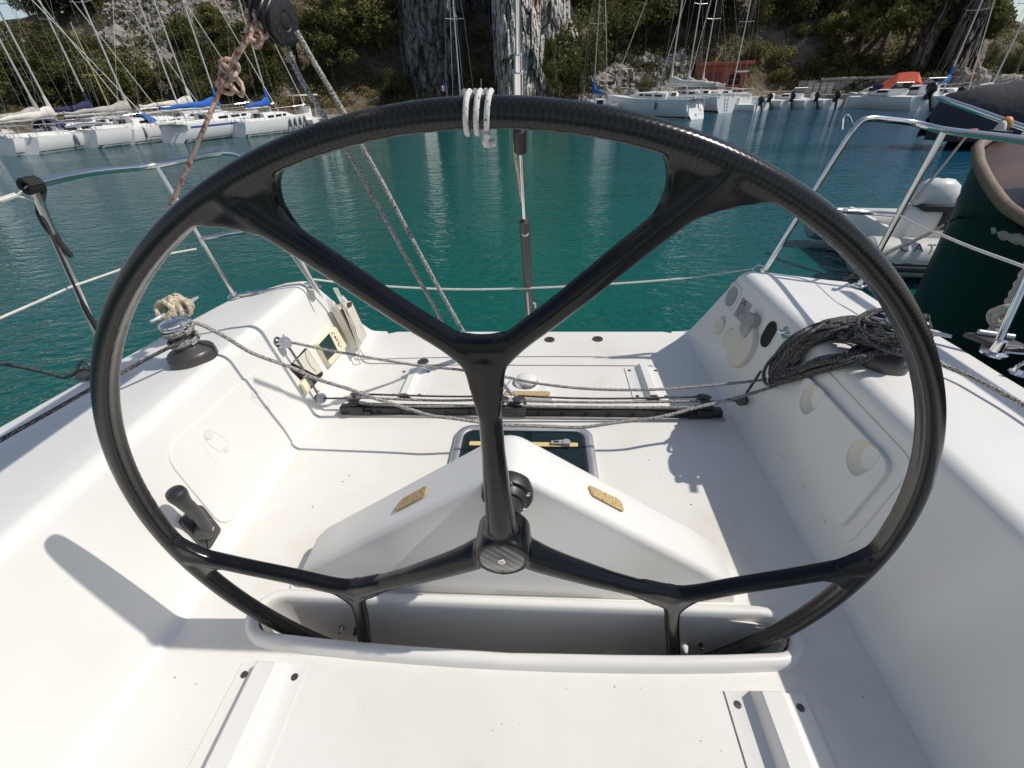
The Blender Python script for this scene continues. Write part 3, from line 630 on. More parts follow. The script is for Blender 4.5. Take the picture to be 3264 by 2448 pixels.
# ================================================================ winches, cleats
DZ = 1.095
def winch(c, label, coil=True, K=.8):
    w = thing('winch', label, 'winch', c, 'cockpit winches'); w.scale = (K, K, K)
    up = nrm([0.07*(-1 if c[0] < 0 else 1), 0, 1]); b = np.asarray(c, float)
    mb = MB(); mb.lathe([(.098, 0), (.098, .035), (.096, .050), (.088, .060), (.060, .074), (.053, .082)], b, up, 36); part('base', mb, M['drum'], w)
    mb = MB(); mb.lathe([(.052, .080), (.050, .095), (.047, .115), (.049, .150), (.056, .166), (.058, .170)], b, up, 32); part('drum', mb, M['drum'], w)
    mb = MB(); mb.lathe([(.056, .168), (.062, .174), (.060, .181), (.050, .184), (.060, .188), (.062, .194), (.056, .203), (.040, .208), (.020, .210), (.018, .206), (.004, .205)], b, up, 32); part('self_tailer', mb, M['steel'], w)
    mb = MB(); mb.box(b+up*.200+np.array([.050, -.02, 0]), (.045, .024, .016), [nrm([1, -.4, 0]), nrm([.4, 1, 0]), [0, 0, 1]]); part('stripper_arm', mb, M['alloy'], w, bevel=.004)
    if coil:
        for k, (r, h) in enumerate(((.058, .100), (.057, .112), (.057, .150), (.061, .160))):
            mb = MB(); mb.tube([b+up*(h+.012*(t/(2*math.pi)))+np.array([r*math.cos(t-.5), r*math.sin(t-.5), 0])+np.array([0, 0, .012*math.sin(t)]) for t in np.linspace(0, 2*math.pi, 26)], .0072, 8); part('rope_turn', mb, M['rope'], w)
    return w
wlc = BZ(625, 1150, DZ); wrc = BZ(2798, 1163, DZ)
winch(wlc, 'grey winch with chrome top on the left coaming, wound with flecked rope')
winch(wrc, 'grey winch on the right coaming, half buried under the black coil', True)

def cleat(c, axis, label, col):
    t = thing('mooring_cleat', label, 'cleat', c, 'mooring cleats on the deck edges'); c = np.asarray(c, float); a = nrm(axis)
    mb = MB(); mb.tube(smooth_path([c-a*.13+np.array([0, 0, .052]), c-a*.06+np.array([0, 0, .050]), c+np.array([0, 0, .048]), c+a*.06+np.array([0, 0, .050]), c+a*.13+np.array([0, 0, .052])], 5), [.007]*3+[.011]*15+[.008, .007, .005], 10); part('horn_bar', mb, M['alloy'], t)
    for s in (-1, 1):
        mb = MB(); mb.tube([c+a*s*.04, c+a*s*.032+np.array([0, 0, .048])], [.016, .011], 10); part('foot', mb, M['alloy'], t)
clc = BZ(598, 1040, 1.075); crc = BZ(2868, 1068, 1.06)
# the left cleat lies beyond the winch, the right one at the edge of the deck
cL = np.array([-1.47, 1.62, 1.075]); cR = np.array([1.545, 1.63, 1.06])
cL = BZ(575, 1020, 1.085); cleat(cL, (BZ(640, 960, 1.13)-BZ(490, 1040, 1.13)), 'alloy mooring cleat on the left deck edge under tan rope', None)
cR = BZ(2868, 1078, 1.065); cleat(cR, (.75, -.66, 0), 'alloy mooring cleat on the right deck edge under black rope', None)
def wraps(c, axis, m, label, r, n=7):
    c = np.asarray(c, float); a = nrm(axis); b = np.cross([0, 0, 1], a); mb = MB(); P = []
    for k in range(n*10):
        t = k/10; ph = math.pi*t; s = math.sin(ph*1.0)
        P.append(c+a*(.066*math.sin(ph)+rng.normal(0, .004))+b*(.036*math.sin(2*ph))+np.array([0, 0, .055+.030*math.cos(2*ph)+.006*(k/(n*10))*n*.5]))
    mb.tube(smooth_path(P[::2], 3), r, 8)
    for k in range(3):
        o = a*(-.05+.045*k); mb.tube([c+o+np.array([0, 0, .055])+b*.044*math.cos(t)+np.array([0, 0, .046*math.sin(t)])+a*.012*math.sin(t+k) for t in np.linspace(0, 6.28, 18)], r, 8)
    return solo('mooring_rope', mb, m, label, 'rope', base=c, angle=80)
wraps(cL, (BZ(640, 960, 1.13)-BZ(490, 1040, 1.13)), M['ropetan'], 'tan laid rope hitched over the left mooring cleat', .0105)
wraps(cR, (.75, -.66, 0), M['ropedk'], 'black rope hitched over the right mooring cleat', .009)

# ================================================================ ropes in the cockpit
def rope(P, r, m, name, label, n=8, seg=8, group=None, cat='rope', jit=.0):
    Q = smooth_path(P, n)
    if jit: Q = [q+rng.normal(0, jit, 3) for q in Q]
    mb = MB(); mb.tube(Q, r, seg); return solo(name, mb, m, label, cat, group, angle=80)
def yl(px, py, y): return BY(px, py, y)
# A: loaded sheet from the left winch, sagging low over the hatch, to the coil
A_px = [(622, 1030), (650, 1038), (725, 1078), (807, 1127), (929, 1171), (1010, 1208), (1112, 1240), (1193, 1269), (1299, 1302), (1375, 1325), (1443, 1333), (1511, 1343), (1600, 1353), (1727, 1358), (1853, 1362), (1962, 1347), (2106, 1329), (2215, 1300), (2323, 1275), (2400, 1253), (2480, 1228)]
yA = np.interp(np.linspace(0, 1, len(A_px)), [0, .25, .5, .8, 1], [wlc[1]+.0, 1.38, 1.355, 1.40, 1.52])
rope([yl(x, y, v) for (x, y), v in zip(A_px, yA)], .0072, M['rope'], 'sheet_rope', 'lower flecked grey rope sagging from left winch across to the coil', 5, cat='rope', group='flecked ropes across the cockpit')
B_px = [(892, 1084), (960, 1098), (1050, 1117), (1130, 1131), (1213, 1146), (1348, 1167), (1451, 1177), (1530, 1188), (1600, 1199), (1708, 1221), (1853, 1238), (1998, 1243), (2142, 1239), (2270, 1228), (2400, 1215), (2500, 1198)]
b0 = WALL(885, 1092, -1)[1]
yB = np.interp(np.linspace(0, 1, len(B_px)), [0, .3, .6, 1], [b0, 1.66, 1.58, 1.60])
rope([yl(x, y, v) for (x, y), v in zip(B_px, yB)], .0062, M['rope'], 'control_line', 'upper flecked grey rope from left wall eye across to the coil', 5, cat='rope', group='flecked ropes across the cockpit')
# traveller control lines down the walls
eL = WALL(888, 1096, -1)+NL*.035; kL = WALL(1003, 1273, -1)+NL*.03; tl = np.array([-.80, TY+.02, SOLE+.075])
rope([eL, kL*.5+eL*.5+NL*.004, kL], .0055, M['rope'], 'traveller_line', 'short rope down the left wall from eye to lower block')
rope([kL, tl*.5+kL*.5, tl], .0045, M['ropedk'], 'traveller_tail', 'thin dark line from left lower block to the traveller end')
kR = WALL(2385, 1280, 1)+N*.03; eR = WALL(2462, 1190, 1)+N*.05; tr_ = np.array([.84, TY+.02, SOLE+.075])
rope([eR, kR*.5+eR*.5, kR], .0055, M['ropedk'], 'traveller_line', 'dark rope down the right wall from coil to lower block')
rope([kR, tr_], .0045, M['ropedk'], 'traveller_tail', 'thin dark line from right lower block to the traveller end')
def block(c, n_, label, r=.024, m='alloy'):
    t = thing('pulley_block', label, 'pulley block', c, 'small blocks on the walls'); c = np.asarray(c, float)
    for s in (-1, 1):
        mb = MB(); mb.lathe([(r*.95, 0), (r, .001), (r*.95, .003), (r*.4, .004), (r*.35, .0055)], c+n_*s*.010, n_*s, 20); part('cheek', mb, M[m], t)
    mb = MB(); mb.lathe([(r*.85, -.009), (r*.62, -.003), (r*.62, .003), (r*.85, .009)], c, n_, 18); part('sheave', mb, M['black'], t)
    mb = MB(); mb.tube(smooth_path([c+np.array([0, 0, r*.6]), c+np.array([0, 0, r*1.5]), c+n_*.002+np.array([0, .006, r*1.5]), c+np.array([0, .004, r*.6])]), .003, 6); part('becket', mb, M['steel'], t)
block(kL, nrm(NL+np.array([0, -.6, .3])), 'pulley block at the foot of the left wall beside traveller', .026)
block(eL, nrm(NL*.4+np.array([0, -1, .5])), 'pulley block at the eye on the left wall above pocket', .026)
block(kR, nrm(N+np.array([0, -.8, .3])), 'pulley block at the foot of the right wall beside traveller', .024, 'dark')
# tackle lines lying along the traveller
for k, (z0, y0, r, x0, x1) in enumerate(((.090, .034, .0048, -.76, -.1), (.086, .010, .006, -.78, -.12), (.072, -.014, .006, -.78, -.1), (.090, .032, .0048, -.02, .8), (.084, .008, .006, 0, .80), (.070, -.014, .0065, 0, .80))):
    P = [(x0+(x1-x0)*t, TY+y0+.004*math.sin(5*t+k), SOLE+z0-.010*math.sin(math.pi*t)) for t in np.linspace(0, 1, 7)]
    lab = ['thin line along the left half of the traveller, farthest aft', 'flecked line along the left half of the traveller, middle one', 'flecked line along the left half of the traveller, nearest the helm',
           'thin line along the right half of the traveller, farthest aft', 'flecked line along the right half of the traveller, middle one', 'flecked line along the right half of the traveller, nearest the helm'][k]
    rope(P, r, M['rope'] if r > .005 else M['ropedk'], 'tackle_line', lab, 4, group='tackle lines along the traveller')
# deck ropes beside the winches
D_px = [(590, 1085), (548, 1103), (470, 1143), (389, 1188), (294, 1238), (140, 1325), (0, 1404), (-200, 1520)]
rope([BZ(x, y, DZ+z) for (x, y), z in zip(D_px, (.10, .095, .08, .06, .045, .03, .025, .02))], .0066, M['ropedk'], 'jib_sheet', 'dark rope leading forward along the left deck from the winch')
E_px = [(2905, 1105), (2955, 1133), (3010, 1165), (3080, 1195), (3160, 1235), (3264, 1292), (3400, 1380)]
rope([BZ(x, y, DZ+z) for (x, y), z in zip(E_px, (.09, .05, .02, .012, .012, .012, .012))], .0072, M['rope'], 'jib_sheet', 'flecked rope leading forward along the right deck from the winch')

# coil of dark rope on the right coaming
def coil():
    outer = [(2868, 1075), (2800, 1028), (2720, 1012), (2630, 1028), (2555, 1075), (2505, 1130), (2472, 1185), (2478, 1222), (2530, 1220), (2620, 1192), (2720, 1160), (2810, 1135), (2880, 1120)]
    inner = [(2850, 1090), (2790, 1062), (2715, 1055), (2650, 1072), (2600, 1105), (2555, 1150), (2530, 1180), (2545, 1186), (2590, 1172), (2660, 1142), (2730, 1115), (2800, 1098), (2852, 1098)]
    mb = MB()
    for k in range(26):
        f = rng.uniform(-.05, 1.0); P = []; dz = rng.uniform(-.02, .04); sh = rng.normal(0, 7, 2)
        for i, (a, b) in enumerate(zip(outer, inner)):
            w = np.clip(f+.18*math.sin(i*.9+k*1.7), -.05, 1.08); x = a[0]*(1-w)+b[0]*w+sh[0]+rng.normal(0, 3); y = a[1]*(1-w)+b[1]*w+sh[1]*.5+rng.normal(0, 2.5)
            q = BZ(x, y, DZ+.03+dz+.012*math.sin(i+k)); qw = WALL(x, y, 1)
            if q[0] < 1.13:                              # hangs over the inner edge
                e = np.clip((1.13-q[0])/.07, 0, 1); q = q*(1-e)+(qw+N*(.018+.35*(dz+.02)))*e if qw[2] < 1.09 else q
            P.append(q)
        mb.tube(smooth_path(P, 5, closed=True), .0066, 7, closed=True)
    c = wrc+np.array([0, 0, .115])
    for k in range(7):
        r = .075+.008*(k % 3); mb.tube([c+np.array([-.01+r*1.05*math.cos(t), r*math.sin(t), .012*k-.03+.012*math.sin(t*2+k)]) for t in np.linspace(0, 6.28, 30)], .0068, 7)
    mb.tube(smooth_path([BZ(2735, 1040, 1.18), BZ(2700, 1075, 1.17), BZ(2680, 1068, 1.15), BZ(2725, 1085, 1.17), BZ(2750, 1060, 1.18), BZ(2800, 1050, 1.19)], 6), .012, 8)
    solo('rope_coil', mb, M['ropedk'], 'thick hank of black flecked rope draped over the right coaming and winch', 'rope coil', angle=80, base=BZ(2680, 1120, DZ))
coil()

# ================================================================ mainsheet, preventer, upper block
bc = BD(876, 62, 1.24)                                    # upper mainsheet block under the boom end
bax = nrm([.95, -.24, -.16])
blk = thing('mainsheet_block', 'large black three-sheave pulley block hanging at the top edge', 'pulley block', bc)
uu = nrm(np.array([-.25, .1, 1.]) - bax*(np.array([-.25, .1, 1.])@bax))
for i, d in enumerate((-.034, -.012, .010, .032)):
    mb = MB(); mb.lathe([(.054, -.003), (.057, -.001), (.056, .002), (.050, .004), (.024, .0045), (.022, .002)], bc+bax*d, bax, 36); ck = part('cheek', mb, M['black'], blk)
    if i == 3:
        for k in range(14):
            t = 2*math.pi*k/14; w = np.cross(bax, uu); m2 = MB(); m2.lathe([(.0035, 0), (.003, .0012)], bc+bax*(d+.0038)+.041*(uu*math.cos(t)+w*math.sin(t)), bax, 8); part('hole', m2, M['dark'], ck)
        m2 = MB(); m2.lathe([(.019, 0), (.016, .002), (.006, .003)], bc+bax*(d+.003), bax, 16); part('hub', m2, M['hole'], ck)
for d in (-.023, -.001, .021):
    mb = MB(); mb.lathe([(.048, -.0075), (.043, -.003), (.043, .003), (.048, .0075)], bc+bax*d, bax, 28); part('sheave', mb, M['black'], blk)
mb = MB(); mb.tube(smooth_path([bc-bax*.03+uu*.03, bc-bax*.02+uu*.085, bc+uu*.12, bc+bax*.02+uu*.085, bc+bax*.03+uu*.03], 5), .007, 8); mb.tube([bc+uu*.11, (-.445, 1.30, 2.26)], .008, 8); part('shackle', mb, M['steel'], blk)
carp = np.array([cx-.02, TY+.012, SOLE+.11])
def sheet_pt(px, py, f): return BY(px, py, bc[1]*(1-f)+carp[1]*f)
S1 = [(930, 85), (985, 195), (1060, 320), (1152, 482), (1295, 760), (1390, 950), (1435, 1070)]
S2 = [(915, 108), (965, 215), (1020, 335), (1112, 480), (1235, 720), (1345, 950), (1404, 1070)]
S1 = [(945, 100), (1005, 205), (1092, 352), (1155, 470), (1220, 585), (1350, 830), (1450, 1010), (1502, 1093)]
S2 = [(890, 120), (950, 235), (1035, 375), (1106, 480), (1180, 610), (1300, 830), (1392, 990), (1434, 1075)]
for k, Sx in enumerate((S1, S2)):
    P = [sheet_pt(x, y, i/(len(Sx)+1.2)) for i, (x, y) in enumerate(Sx)]+[carp+np.array([.03*(1-2*k), 0, 0])]
    if k == 1: P[0] = P[0]+np.array([0, .03, 0])
    rope(P, .0084, M['rope'], 'mainsheet_rope', ('right' if k == 0 else 'left')+'-hand grey flecked rope from the black top block down to traveller', 5, group='mainsheet falls')
kn0 = BD(722, 245, 1.22); lash = BD(838, 55, 1.22)
rp = [lash, BD(800, 115, 1.22), BD(765, 165, 1.22), kn0, BD(700, 290, 1.23), BD(650, 410, 1.25), BD(590, 550, 1.28), BD(536, 672, 1.32)]
pad = np.array([-1.53, 1.30, 1.065])
mb = MB(); mb.tube(smooth_path(rp+[BD(470, 820, 1.38), BD(400, 990, 1.45), pad], 6), .0062, 8)
mb.tube(smooth_path([BD(815, 62, 1.215), BD(788, 120, 1.215), BD(752, 172, 1.215), BD(728, 225, 1.215)], 5), .0058, 8)
for k in range(6):                                          # knots
    c = kn0+np.array([.006*(k-2), 0, .009*(k-2.5)]); ax2 = nrm(np.array([.5*math.sin(k*2.1), .8*math.cos(k*1.3), .4])); uu2 = nrm(np.cross(ax2, [0, 0, 1])); ww = np.cross(ax2, uu2)
    mb.tube([c+.022*(uu2*math.cos(t)+ww*math.sin(t)*.8) for t in np.linspace(0, 6.28, 16)], .0060, 7)
mb.tube(smooth_path([kn0, BD(740, 275, 1.21), BD(772, 305, 1.20), BD(768, 262, 1.20), BD(735, 238, 1.21)], 6), .0055, 7)
for k in range(5):
    c = BD(812+9*(k % 3), 60+16*k, 1.225); ax2 = nrm(np.array([.7*math.sin(k*1.7), .6, .5*math.cos(k)])); uu2 = nrm(np.cross(ax2, [0, 0, 1])); ww = np.cross(ax2, uu2)
    mb.tube([c+.021*(uu2*math.cos(t)+ww*math.sin(t)) for t in np.linspace(0, 6.28, 16)], .0060, 7)
solo('preventer_rope', mb, M['ropered'], 'pinkish knotted rope from the black top block down to the left deck edge', 'rope', base=kn0, angle=80)

# ================================================================ stern rails
def rail(label, legA, topA, pts_top, posts, mids, extra=None):
    t = thing('stern_rail', label, 'stern rail', legA, 'stainless stern rails')
    P = [np.asarray(legA), np.asarray(legA)*.5+np.asarray(topA)*.5, np.asarray(topA)]
    a, b = np.asarray(topA, float), np.asarray(pts_top[0], float)
    d0 = nrm(a-np.asarray(legA, float)); d1 = nrm(b-a); bend = [a-d0*.10, a-d0*.05+d1*.004, a-d0*.014+d1*.016, a+d1*.055-d0*.002, a+d1*.11]
    mb = MB(); mb.tube(smooth_path([legA, np.asarray(legA)*.5+np.asarray(bend[0])*.5]+bend+list(pts_top), 6), .0127, 14); part('top_tube', mb, M['steel'], t)
    for p0, p1 in posts:
        mb = MB(); mb.tube([p0, p1], .0125, 12); part('post', mb, M['steel'], t)
    for p0 in [legA]+[p[0] for p in posts]:
        mb = MB(); mb.lathe([(.034, -.002), (.033, .004), (.018, .008), (.016, .022)], p0, (0, 0, 1), 18); part('base', mb, M['steel'], t)
    for P in mids:
        mb = MB(); mb.tube(smooth_path(P, 5), .011, 12); part('mid_tube', mb, M['steel'], t)
    return t
RA = BZ(2430, 873, 1.095); RAt = BY(2743, 372, RA[1]+.0); RB = BZ(2742, 910, 1.062); RBt = BY(3010, 415, RB[1]+.02)
RCt = BX(3264, 447, 1.62); RD = RCt+(RCt-RBt)*1.2
rr_ = rail('stainless stern rail with two posts on the right quarter', RA, RAt, [BY(2915, 393, RB[1]+.12), RBt, RCt, RD], [(RB, RBt)], [[RA*.52+RAt*.48, BY(2672, 671, RA[1]-.02), BY(2775, 678, RB[1]+.06), RB*.5+RBt*.5]])
q0 = RA*.06+RAt*.94
mb = MB(); mb.tube(smooth_path([q0, BY(2705, 368, RA[1]), BY(2690, 375, RA[1]), BY(2686, 412, RA[1])], 5), .004, 6); part('line_hook', mb, M['steel'], rr_)
mb = MB(); q = RA*.95+RAt*.05; mb.tube(smooth_path([q, BY(2418, 846, RA[1]), BY(2402, 856, RA[1]), BY(2400, 862, RA[1]), BY(2410, 872, RA[1])], 5), .004, 6); part('line_eye', mb, M['steel'], rr_)
LA = BZ(1005, 915, 1.095); LAt = BY(776, 487, LA[1]); LB = BZ(748, 945, 1.062); LBt = BY(497, 527, LB[1]); LC = BZ(345, 1150, 1.055); LCt = BY(102, 590, LC[1]+.06)
lr_ = rail('stainless stern rail with two posts and black wrapped strap on the left quarter', LA, LAt, [BY(700, 487, LB[1]+.08), LBt, BY(300, 548, (LB[1]+LCt[1])/2), LCt], [(LB, LBt), (LC, LCt)], [[LB*.52+LBt*.48, BY(720, 748, LB[1]+.03), BY(840, 728, LA[1]-.02), BY(897, 721, LA[1]-.01)]])
mb = MB(); mb.tube(smooth_path([BY(888, 712, LA[1]), BY(915, 714, LA[1]-.03), BY(932, 728, LA[1]-.02), BY(922, 744, LA[1])], 5), .004, 6); part('bracket', mb, M['steel'], lr_)
# black strap round the forward post head
mb = MB(); c = LCt+np.array([0, 0, .0])
for k in range(4):
    mb.tube([c+np.array([.019*math.cos(t), (.012*k-.02), .019*math.sin(t)]) for t in np.linspace(0, 6.28, 14)], .0075, 8)
mb.tube(smooth_path([c+np.array([.01, .02, -.01]), BY(130, 680, LC[1]+.05), BY(185, 765, LC[1]+.04), BY(230, 820, LC[1]+.04)], 6), [.011]*6+[.012]*6+[.009]*6+[.006], 8, flat=.4)
solo('strap', mb, M['thread'], 'black webbing strap knotted round the forward head of the left stern rail', 'strap', angle=70)
mb = MB(); mb.tube(smooth_path([LCt+np.array([-.02, 0, -.05]), BY(200, 830, LC[1]-.01), BY(270, 980, LC[1]-.01), BY(330, 1090, LC[1]-.02), LC+np.array([-.02, 0, .03])], 5), [.004]*10+[.008]*10+[.011], 8)
solo('strap', mb, M['thread'], 'black cord running down beside the forward post of left stern rail', 'cord', angle=70)
mb = MB(); a = BX(-120, 675, -1.62); mb.tube([LCt+np.array([-.012, -.01, -.045]), BX(55, 625, -1.58), a], .004, 6); l0 = BX(0, 645, -1.6)
mb.tube([BX(50, 626, -1.58), LCt+np.array([-.005, -.01, .0])], .003, 6); mb.tube([BX(-5, 640, -1.59), BX(50, 622, -1.58)], .008, 8)
solo('guard_wire', mb, M['wire'], 'guard wire with black lashing leaving the left rail head at the frame edge', 'wire', group='guard wires')
mb = MB(); mb.tube([BX(-150, 1080, -1.60), BX(0, 1014, -1.58), BX(120, 962, -1.575), BX(222, 916, -1.565), BX(390, 857, -1.555), BX(520, 812, -1.52), LB*.55+LBt*.45+np.array([-.02, -.03, -.02])], .0042, 8)
solo('guard_wire', mb, M['wire'], 'lower white guard wire passing behind the left forward post', 'wire', group='guard wires')
mb = MB(); mb.tube(smooth_path([RB*.5+RBt*.5, BX(2948, 728, 1.61), BX(2985, 742, 1.615), BX(3100, 790, 1.63), BX(3264, 850, 1.64), BX(3420, 915, 1.65)], 3), [.003]*6+[.0055]*9+[.0055], 8)
solo('guard_wire', mb, M['wire'], 'white coated guard wire running forward from the right stern rail', 'wire', group='guard wires')
# safety line across the open stern
mb = MB(); ys = 2.16
mb.tube(smooth_path([LA+np.array([0, 0, .04]), BY(1130, 905, 2.11), BY(1400, 921, 2.14), BY(1640, 920, 2.16), BY(1950, 905, 2.17), BY(2180, 888, 2.17)], 5), .0052, 8); mb.tube([BY(2180, 888, 2.17), BY(2280, 875, 2.17), BY(2398, 857, RA[1])], .0026, 6)
solo('safety_line', mb, M['wire'], 'thin white safety line slung across the open stern between the rails', 'line')
# ropes bundled on the left rail leg
for k, (a, b) in enumerate((((826, 585), (897, 762)), ((838, 580), (925, 785)), ((846, 578), (940, 790)), ((832, 583), (905, 740)))):
    rope([BY(a[0], a[1], LA[1]-.01-.008*k), BY((a[0]+b[0])/2+3*k-4, (a[1]+b[1])/2, LA[1]-.02), BY(b[0], b[1], LA[1]-.03), BY(1005+8*k, 925+8*k, LA[1]-.04)], .0042, M['wire'], 'hung_line', ['first', 'second', 'third', 'fourth'][k]+' from the left of four pale lines hung on the left rail leg', 5, group='lines on the left rail leg', cat='line')
# stanchion at the right deck edge, further forward
sb = BZ(3168, 1126, 1.06); st = thing('stanchion', 'stainless guard wire stanchion on the right deck edge', 'stanchion', sb)
mb = MB(); mb.tube([sb, BX(3264, 905, sb[0]+.03), BX(3330, 750, sb[0]+.04)], .0125, 12); part('post', mb, M['steel'], st)
mb = MB(); mb.lathe([(.04, -.002), (.038, .005), (.018, .010), (.0165, .05)], sb, (0, 0, 1), 18); part('base', mb, M['steel'], st)
mb = MB(); mb.tube(smooth_path([sb+np.array([.02, -.01, .01]), sb+np.array([.07, -.03, .015]), sb+np.array([.085, .0, .022]), sb+np.array([.03, .03, .02])], 5), .004, 6); part('eye', mb, M['steel'], st)
fc_ = BZ(3150, 1098, 1.06); fl_ = thing('fairlead', 'black roller fairlead beside the right stanchion', 'fairlead', fc_)
mb = MB(); mb.prism([fc_+np.array(q) for q in ((-.05, .06, .0), (.07, .05, 0), (.09, -.06, 0), (.0, -.07, 0))], (0, 0, .022)); part('body', mb, M['dark'], fl_, bevel=.006)
mb = MB(); mb.tube([fc_+np.array([-.02, .04, .03]), fc_+np.array([.07, .0, .03])], .012, 10); part('roller', mb, M['alloy'], fl_)
pe = BZ(3250, 1190, 1.062); mb = MB(); mb.lathe([(.03, 0), (.028, .004), (.01, .006)], pe, (0, 0, 1), 16); mb.tube(smooth_path([pe+np.array([-.02, .0, 0]), pe+np.array([-.02, 0, .03]), pe+np.array([0, .0, .045]), pe+np.array([.02, 0, .03]), pe+np.array([.02, 0, 0])], 5), .006, 8)
solo('pad_eye', mb, M['steel'], 'stainless pad eye on the right deck edge at the frame edge', 'pad eye')
pe = BZ(285, 1195, 1.06); mb = MB(); mb.lathe([(.04, 0), (.036, .012), (.02, .02)], pe, (0, 0, 1), 16); mb.tube(smooth_path([pe+np.array([-.02, .0, .01]), pe+np.array([-.02, 0, .04]), pe+np.array([0, .01, .055]), pe+np.array([.025, 0, .04]), pe+np.array([.02, 0, .01])], 5), .006, 8)
solo('pad_eye', mb, M['dark'], 'dark pad eye on the left deck edge close to the wheel rim', 'pad eye')
rope([pe+np.array([-.01, 0, .03]), BX(215, 1200, -1.65), BX(175, 1195, -1.72), BX(80, 1172, -1.95), BX(0, 1157, -2.2), BX(-120, 1120, -2.6)], .007, M['ropedk'], 'mooring_line', 'dark mooring line leaving the left deck edge over the water')
# stainless strip along the left stern edge
mb = MB(); mb.tube(smooth_path([BZ(752, 941, 1.072), BZ(880, 921, 1.085), BZ(1012, 900, 1.108)], 4), .008, 8); solo('edge_strip', mb, M['steel'], 'stainless strip along the left stern edge of the deck', 'metal strip')

# ================================================================ backstay and tensioner
bs = thing('backstay', 'backstay rod with grey hydraulic cylinder rising from the middle of the stern', 'backstay', (0.02, 2.44, .62))
bn = (0, 1, .62)
def BSP(px, py): return BP(px, py, (0.02, 2.44, .62), bn)
def bst(pts, rad, m, nm, **k):
    mb = MB(); mb.tube([BSP(*p) for p in pts], rad, 14); return part(nm, mb, M[m], bs, **k)
bst([(1692, 1075), (1686, 960), (1677, 790), (1671, 702)], .0225, 'greyp' if 0 else 'dark', 'cylinder')
bst([(1671, 703), (1664, 560), (1658, 420)], .0085, 'steel', 'ram')
bst([(1659, 480), (1657, 412)], [.0235, .0235], 'black', 'end_cap')
bst([(1657, 414), (1654, 300)], .010, 'steel', 'toggle'); bst([(1654, 322), (1653, 225)], .019, 'steel', 'turnbuckle'); bst([(1653, 230), (1653, 170)], .014, 'steel', 'swage'); bst([(1653, 175), (1651, 0), (1650, -400)], .0095, 'steel', 'wire')
mb = MB(); q = BSP(1675, 745); mb.lathe([(.016, .018), (.016, .027), (.013, .028)], q, (0, -1, .4), 18); g = part('badge', mb, M['steel'], bs); mb = MB(); mb.lathe([(.0125, .0281), (.002, .0285)], q, (0, -1, .4), 18); part('badge_face', mb, M['tape'], bs)
mb = MB(); mb.tube([BSP(1681, 925)+np.array([0, -.026, 0]), BSP(1687, 1010)+np.array([0, -.026, 0])], .005, 6); part('label_strip', mb, M['wire'], bs)
mb = MB(); mb.tube([BSP(1697, 965), BSP(1706, 968), BSP(1706, 980)], .006, 6); part('valve', mb, M['alloy'], bs)
rope([BSP(1650, 432), BSP(1640, 470), BSP(1652, 560), BSP(1663, 640)], .006, M['ropetan'], 'lashing', 'frayed pale lashing beside the backstay ram', 6, cat='lashing')

# ================================================================ case with lines at the left stern
cs = thing('remote_case', 'beige plastic case with thin lines hanging on the left stern wall', 'case', WALL(1085, 1040, -1))
P = [WALL(*p, -1)+NL*.02 for p in ((1030, 985), (1083, 968), (1092, 985), (1134, 1078), (1108, 1118), (1085, 1112))]
P = [WALL(*p, -1)+NL*.03 for p in ((1033, 983), (1080, 967), (1133, 1077), (1105, 1117))]
mb = MB(); mb.prism(P, NL*.05); part('shell', mb, M['beige'], cs, bevel=.008)
P2 = [WALL(*p, -1)+NL*.082 for p in ((1062, 975), (1080, 970), (1078, 985), (1064, 992))]; mb = MB(); mb.prism(P2, NL*.001); part('open_top', mb, M['brown'], cs)
mb = MB(); P3 = [WALL(*p, -1)+NL*.0815 for p in ((1040, 996), (1050, 994), (1106, 1108), (1098, 1114))]; mb.prism(P3, NL*.001); part('groove', mb, M['brown'], cs)
for k in range(3):
    rope([WALL(1030+6*k, 925, -1)+NL*.06, WALL(1043+5*k, 985, -1)+NL*.088, WALL(1070+6*k, 1050, -1)+NL*.09, WALL(1098+3*k, 1118, -1)+NL*.085], .0032, M['wire'], 'thin_line', ['left', 'middle', 'right'][k]+' one of three thin pale lines laid along the beige case', 5, group='lines along the beige case', cat='line')
rope([WALL(1104, 1118, -1)+NL*.08, WALL(1112, 1150, -1)+NL*.06, WALL(1128, 1166, -1)+NL*.05, WALL(1131, 1145, -1)+NL*.06, WALL(1112, 1122, -1)+NL*.07], .004, M['wire'], 'line_loop', 'small loop of pale line below the beige case', 6, cat='line')
c = WALL(1118, 1013, -1)+NL*.01; mb = MB(); mb.lathe([(.04, 0), (.042, .02), (.036, .034), (.02, .038)], c, NL, 22, ref=(0, 1, 0)); hb = tag(bpy.data.objects.new('horn', mb.mesh('horn', M['dark'], True, 40, c)), 'round dark grey fitting beside the beige case', 'fitting'); C.objects.link(hb); hb.location = fb(c); hb.rotation_euler = (0, 0, YAW)
mb = MB(); q = []
for k in range(60): t = k/59; a = WALL(1062, 950, -1)*(1-t)+WALL(1094, 985, -1)*t; q.append(a+NL*(.045+.014*math.cos(k*1.4))+np.array([0, .014*math.sin(k*1.4), 0]))
mb.tube(q, .0028, 5); solo('spiral_cord', mb, M['gel'], 'white coiled cord above the beige case', 'cord', angle=80)
rope([BY(1130, 1095, 2.2), BZ(1150, 1140, SOLE+.01), BZ(1175, 1157, SOLE+.005), BZ(1230, 1158, SOLE+.004), BZ(1400, 1165, SOLE+.004)], .0022, M['greyp'], 'grey_line', 'thin grey cord running along the sole behind the left foot rest', 6, cat='cord')
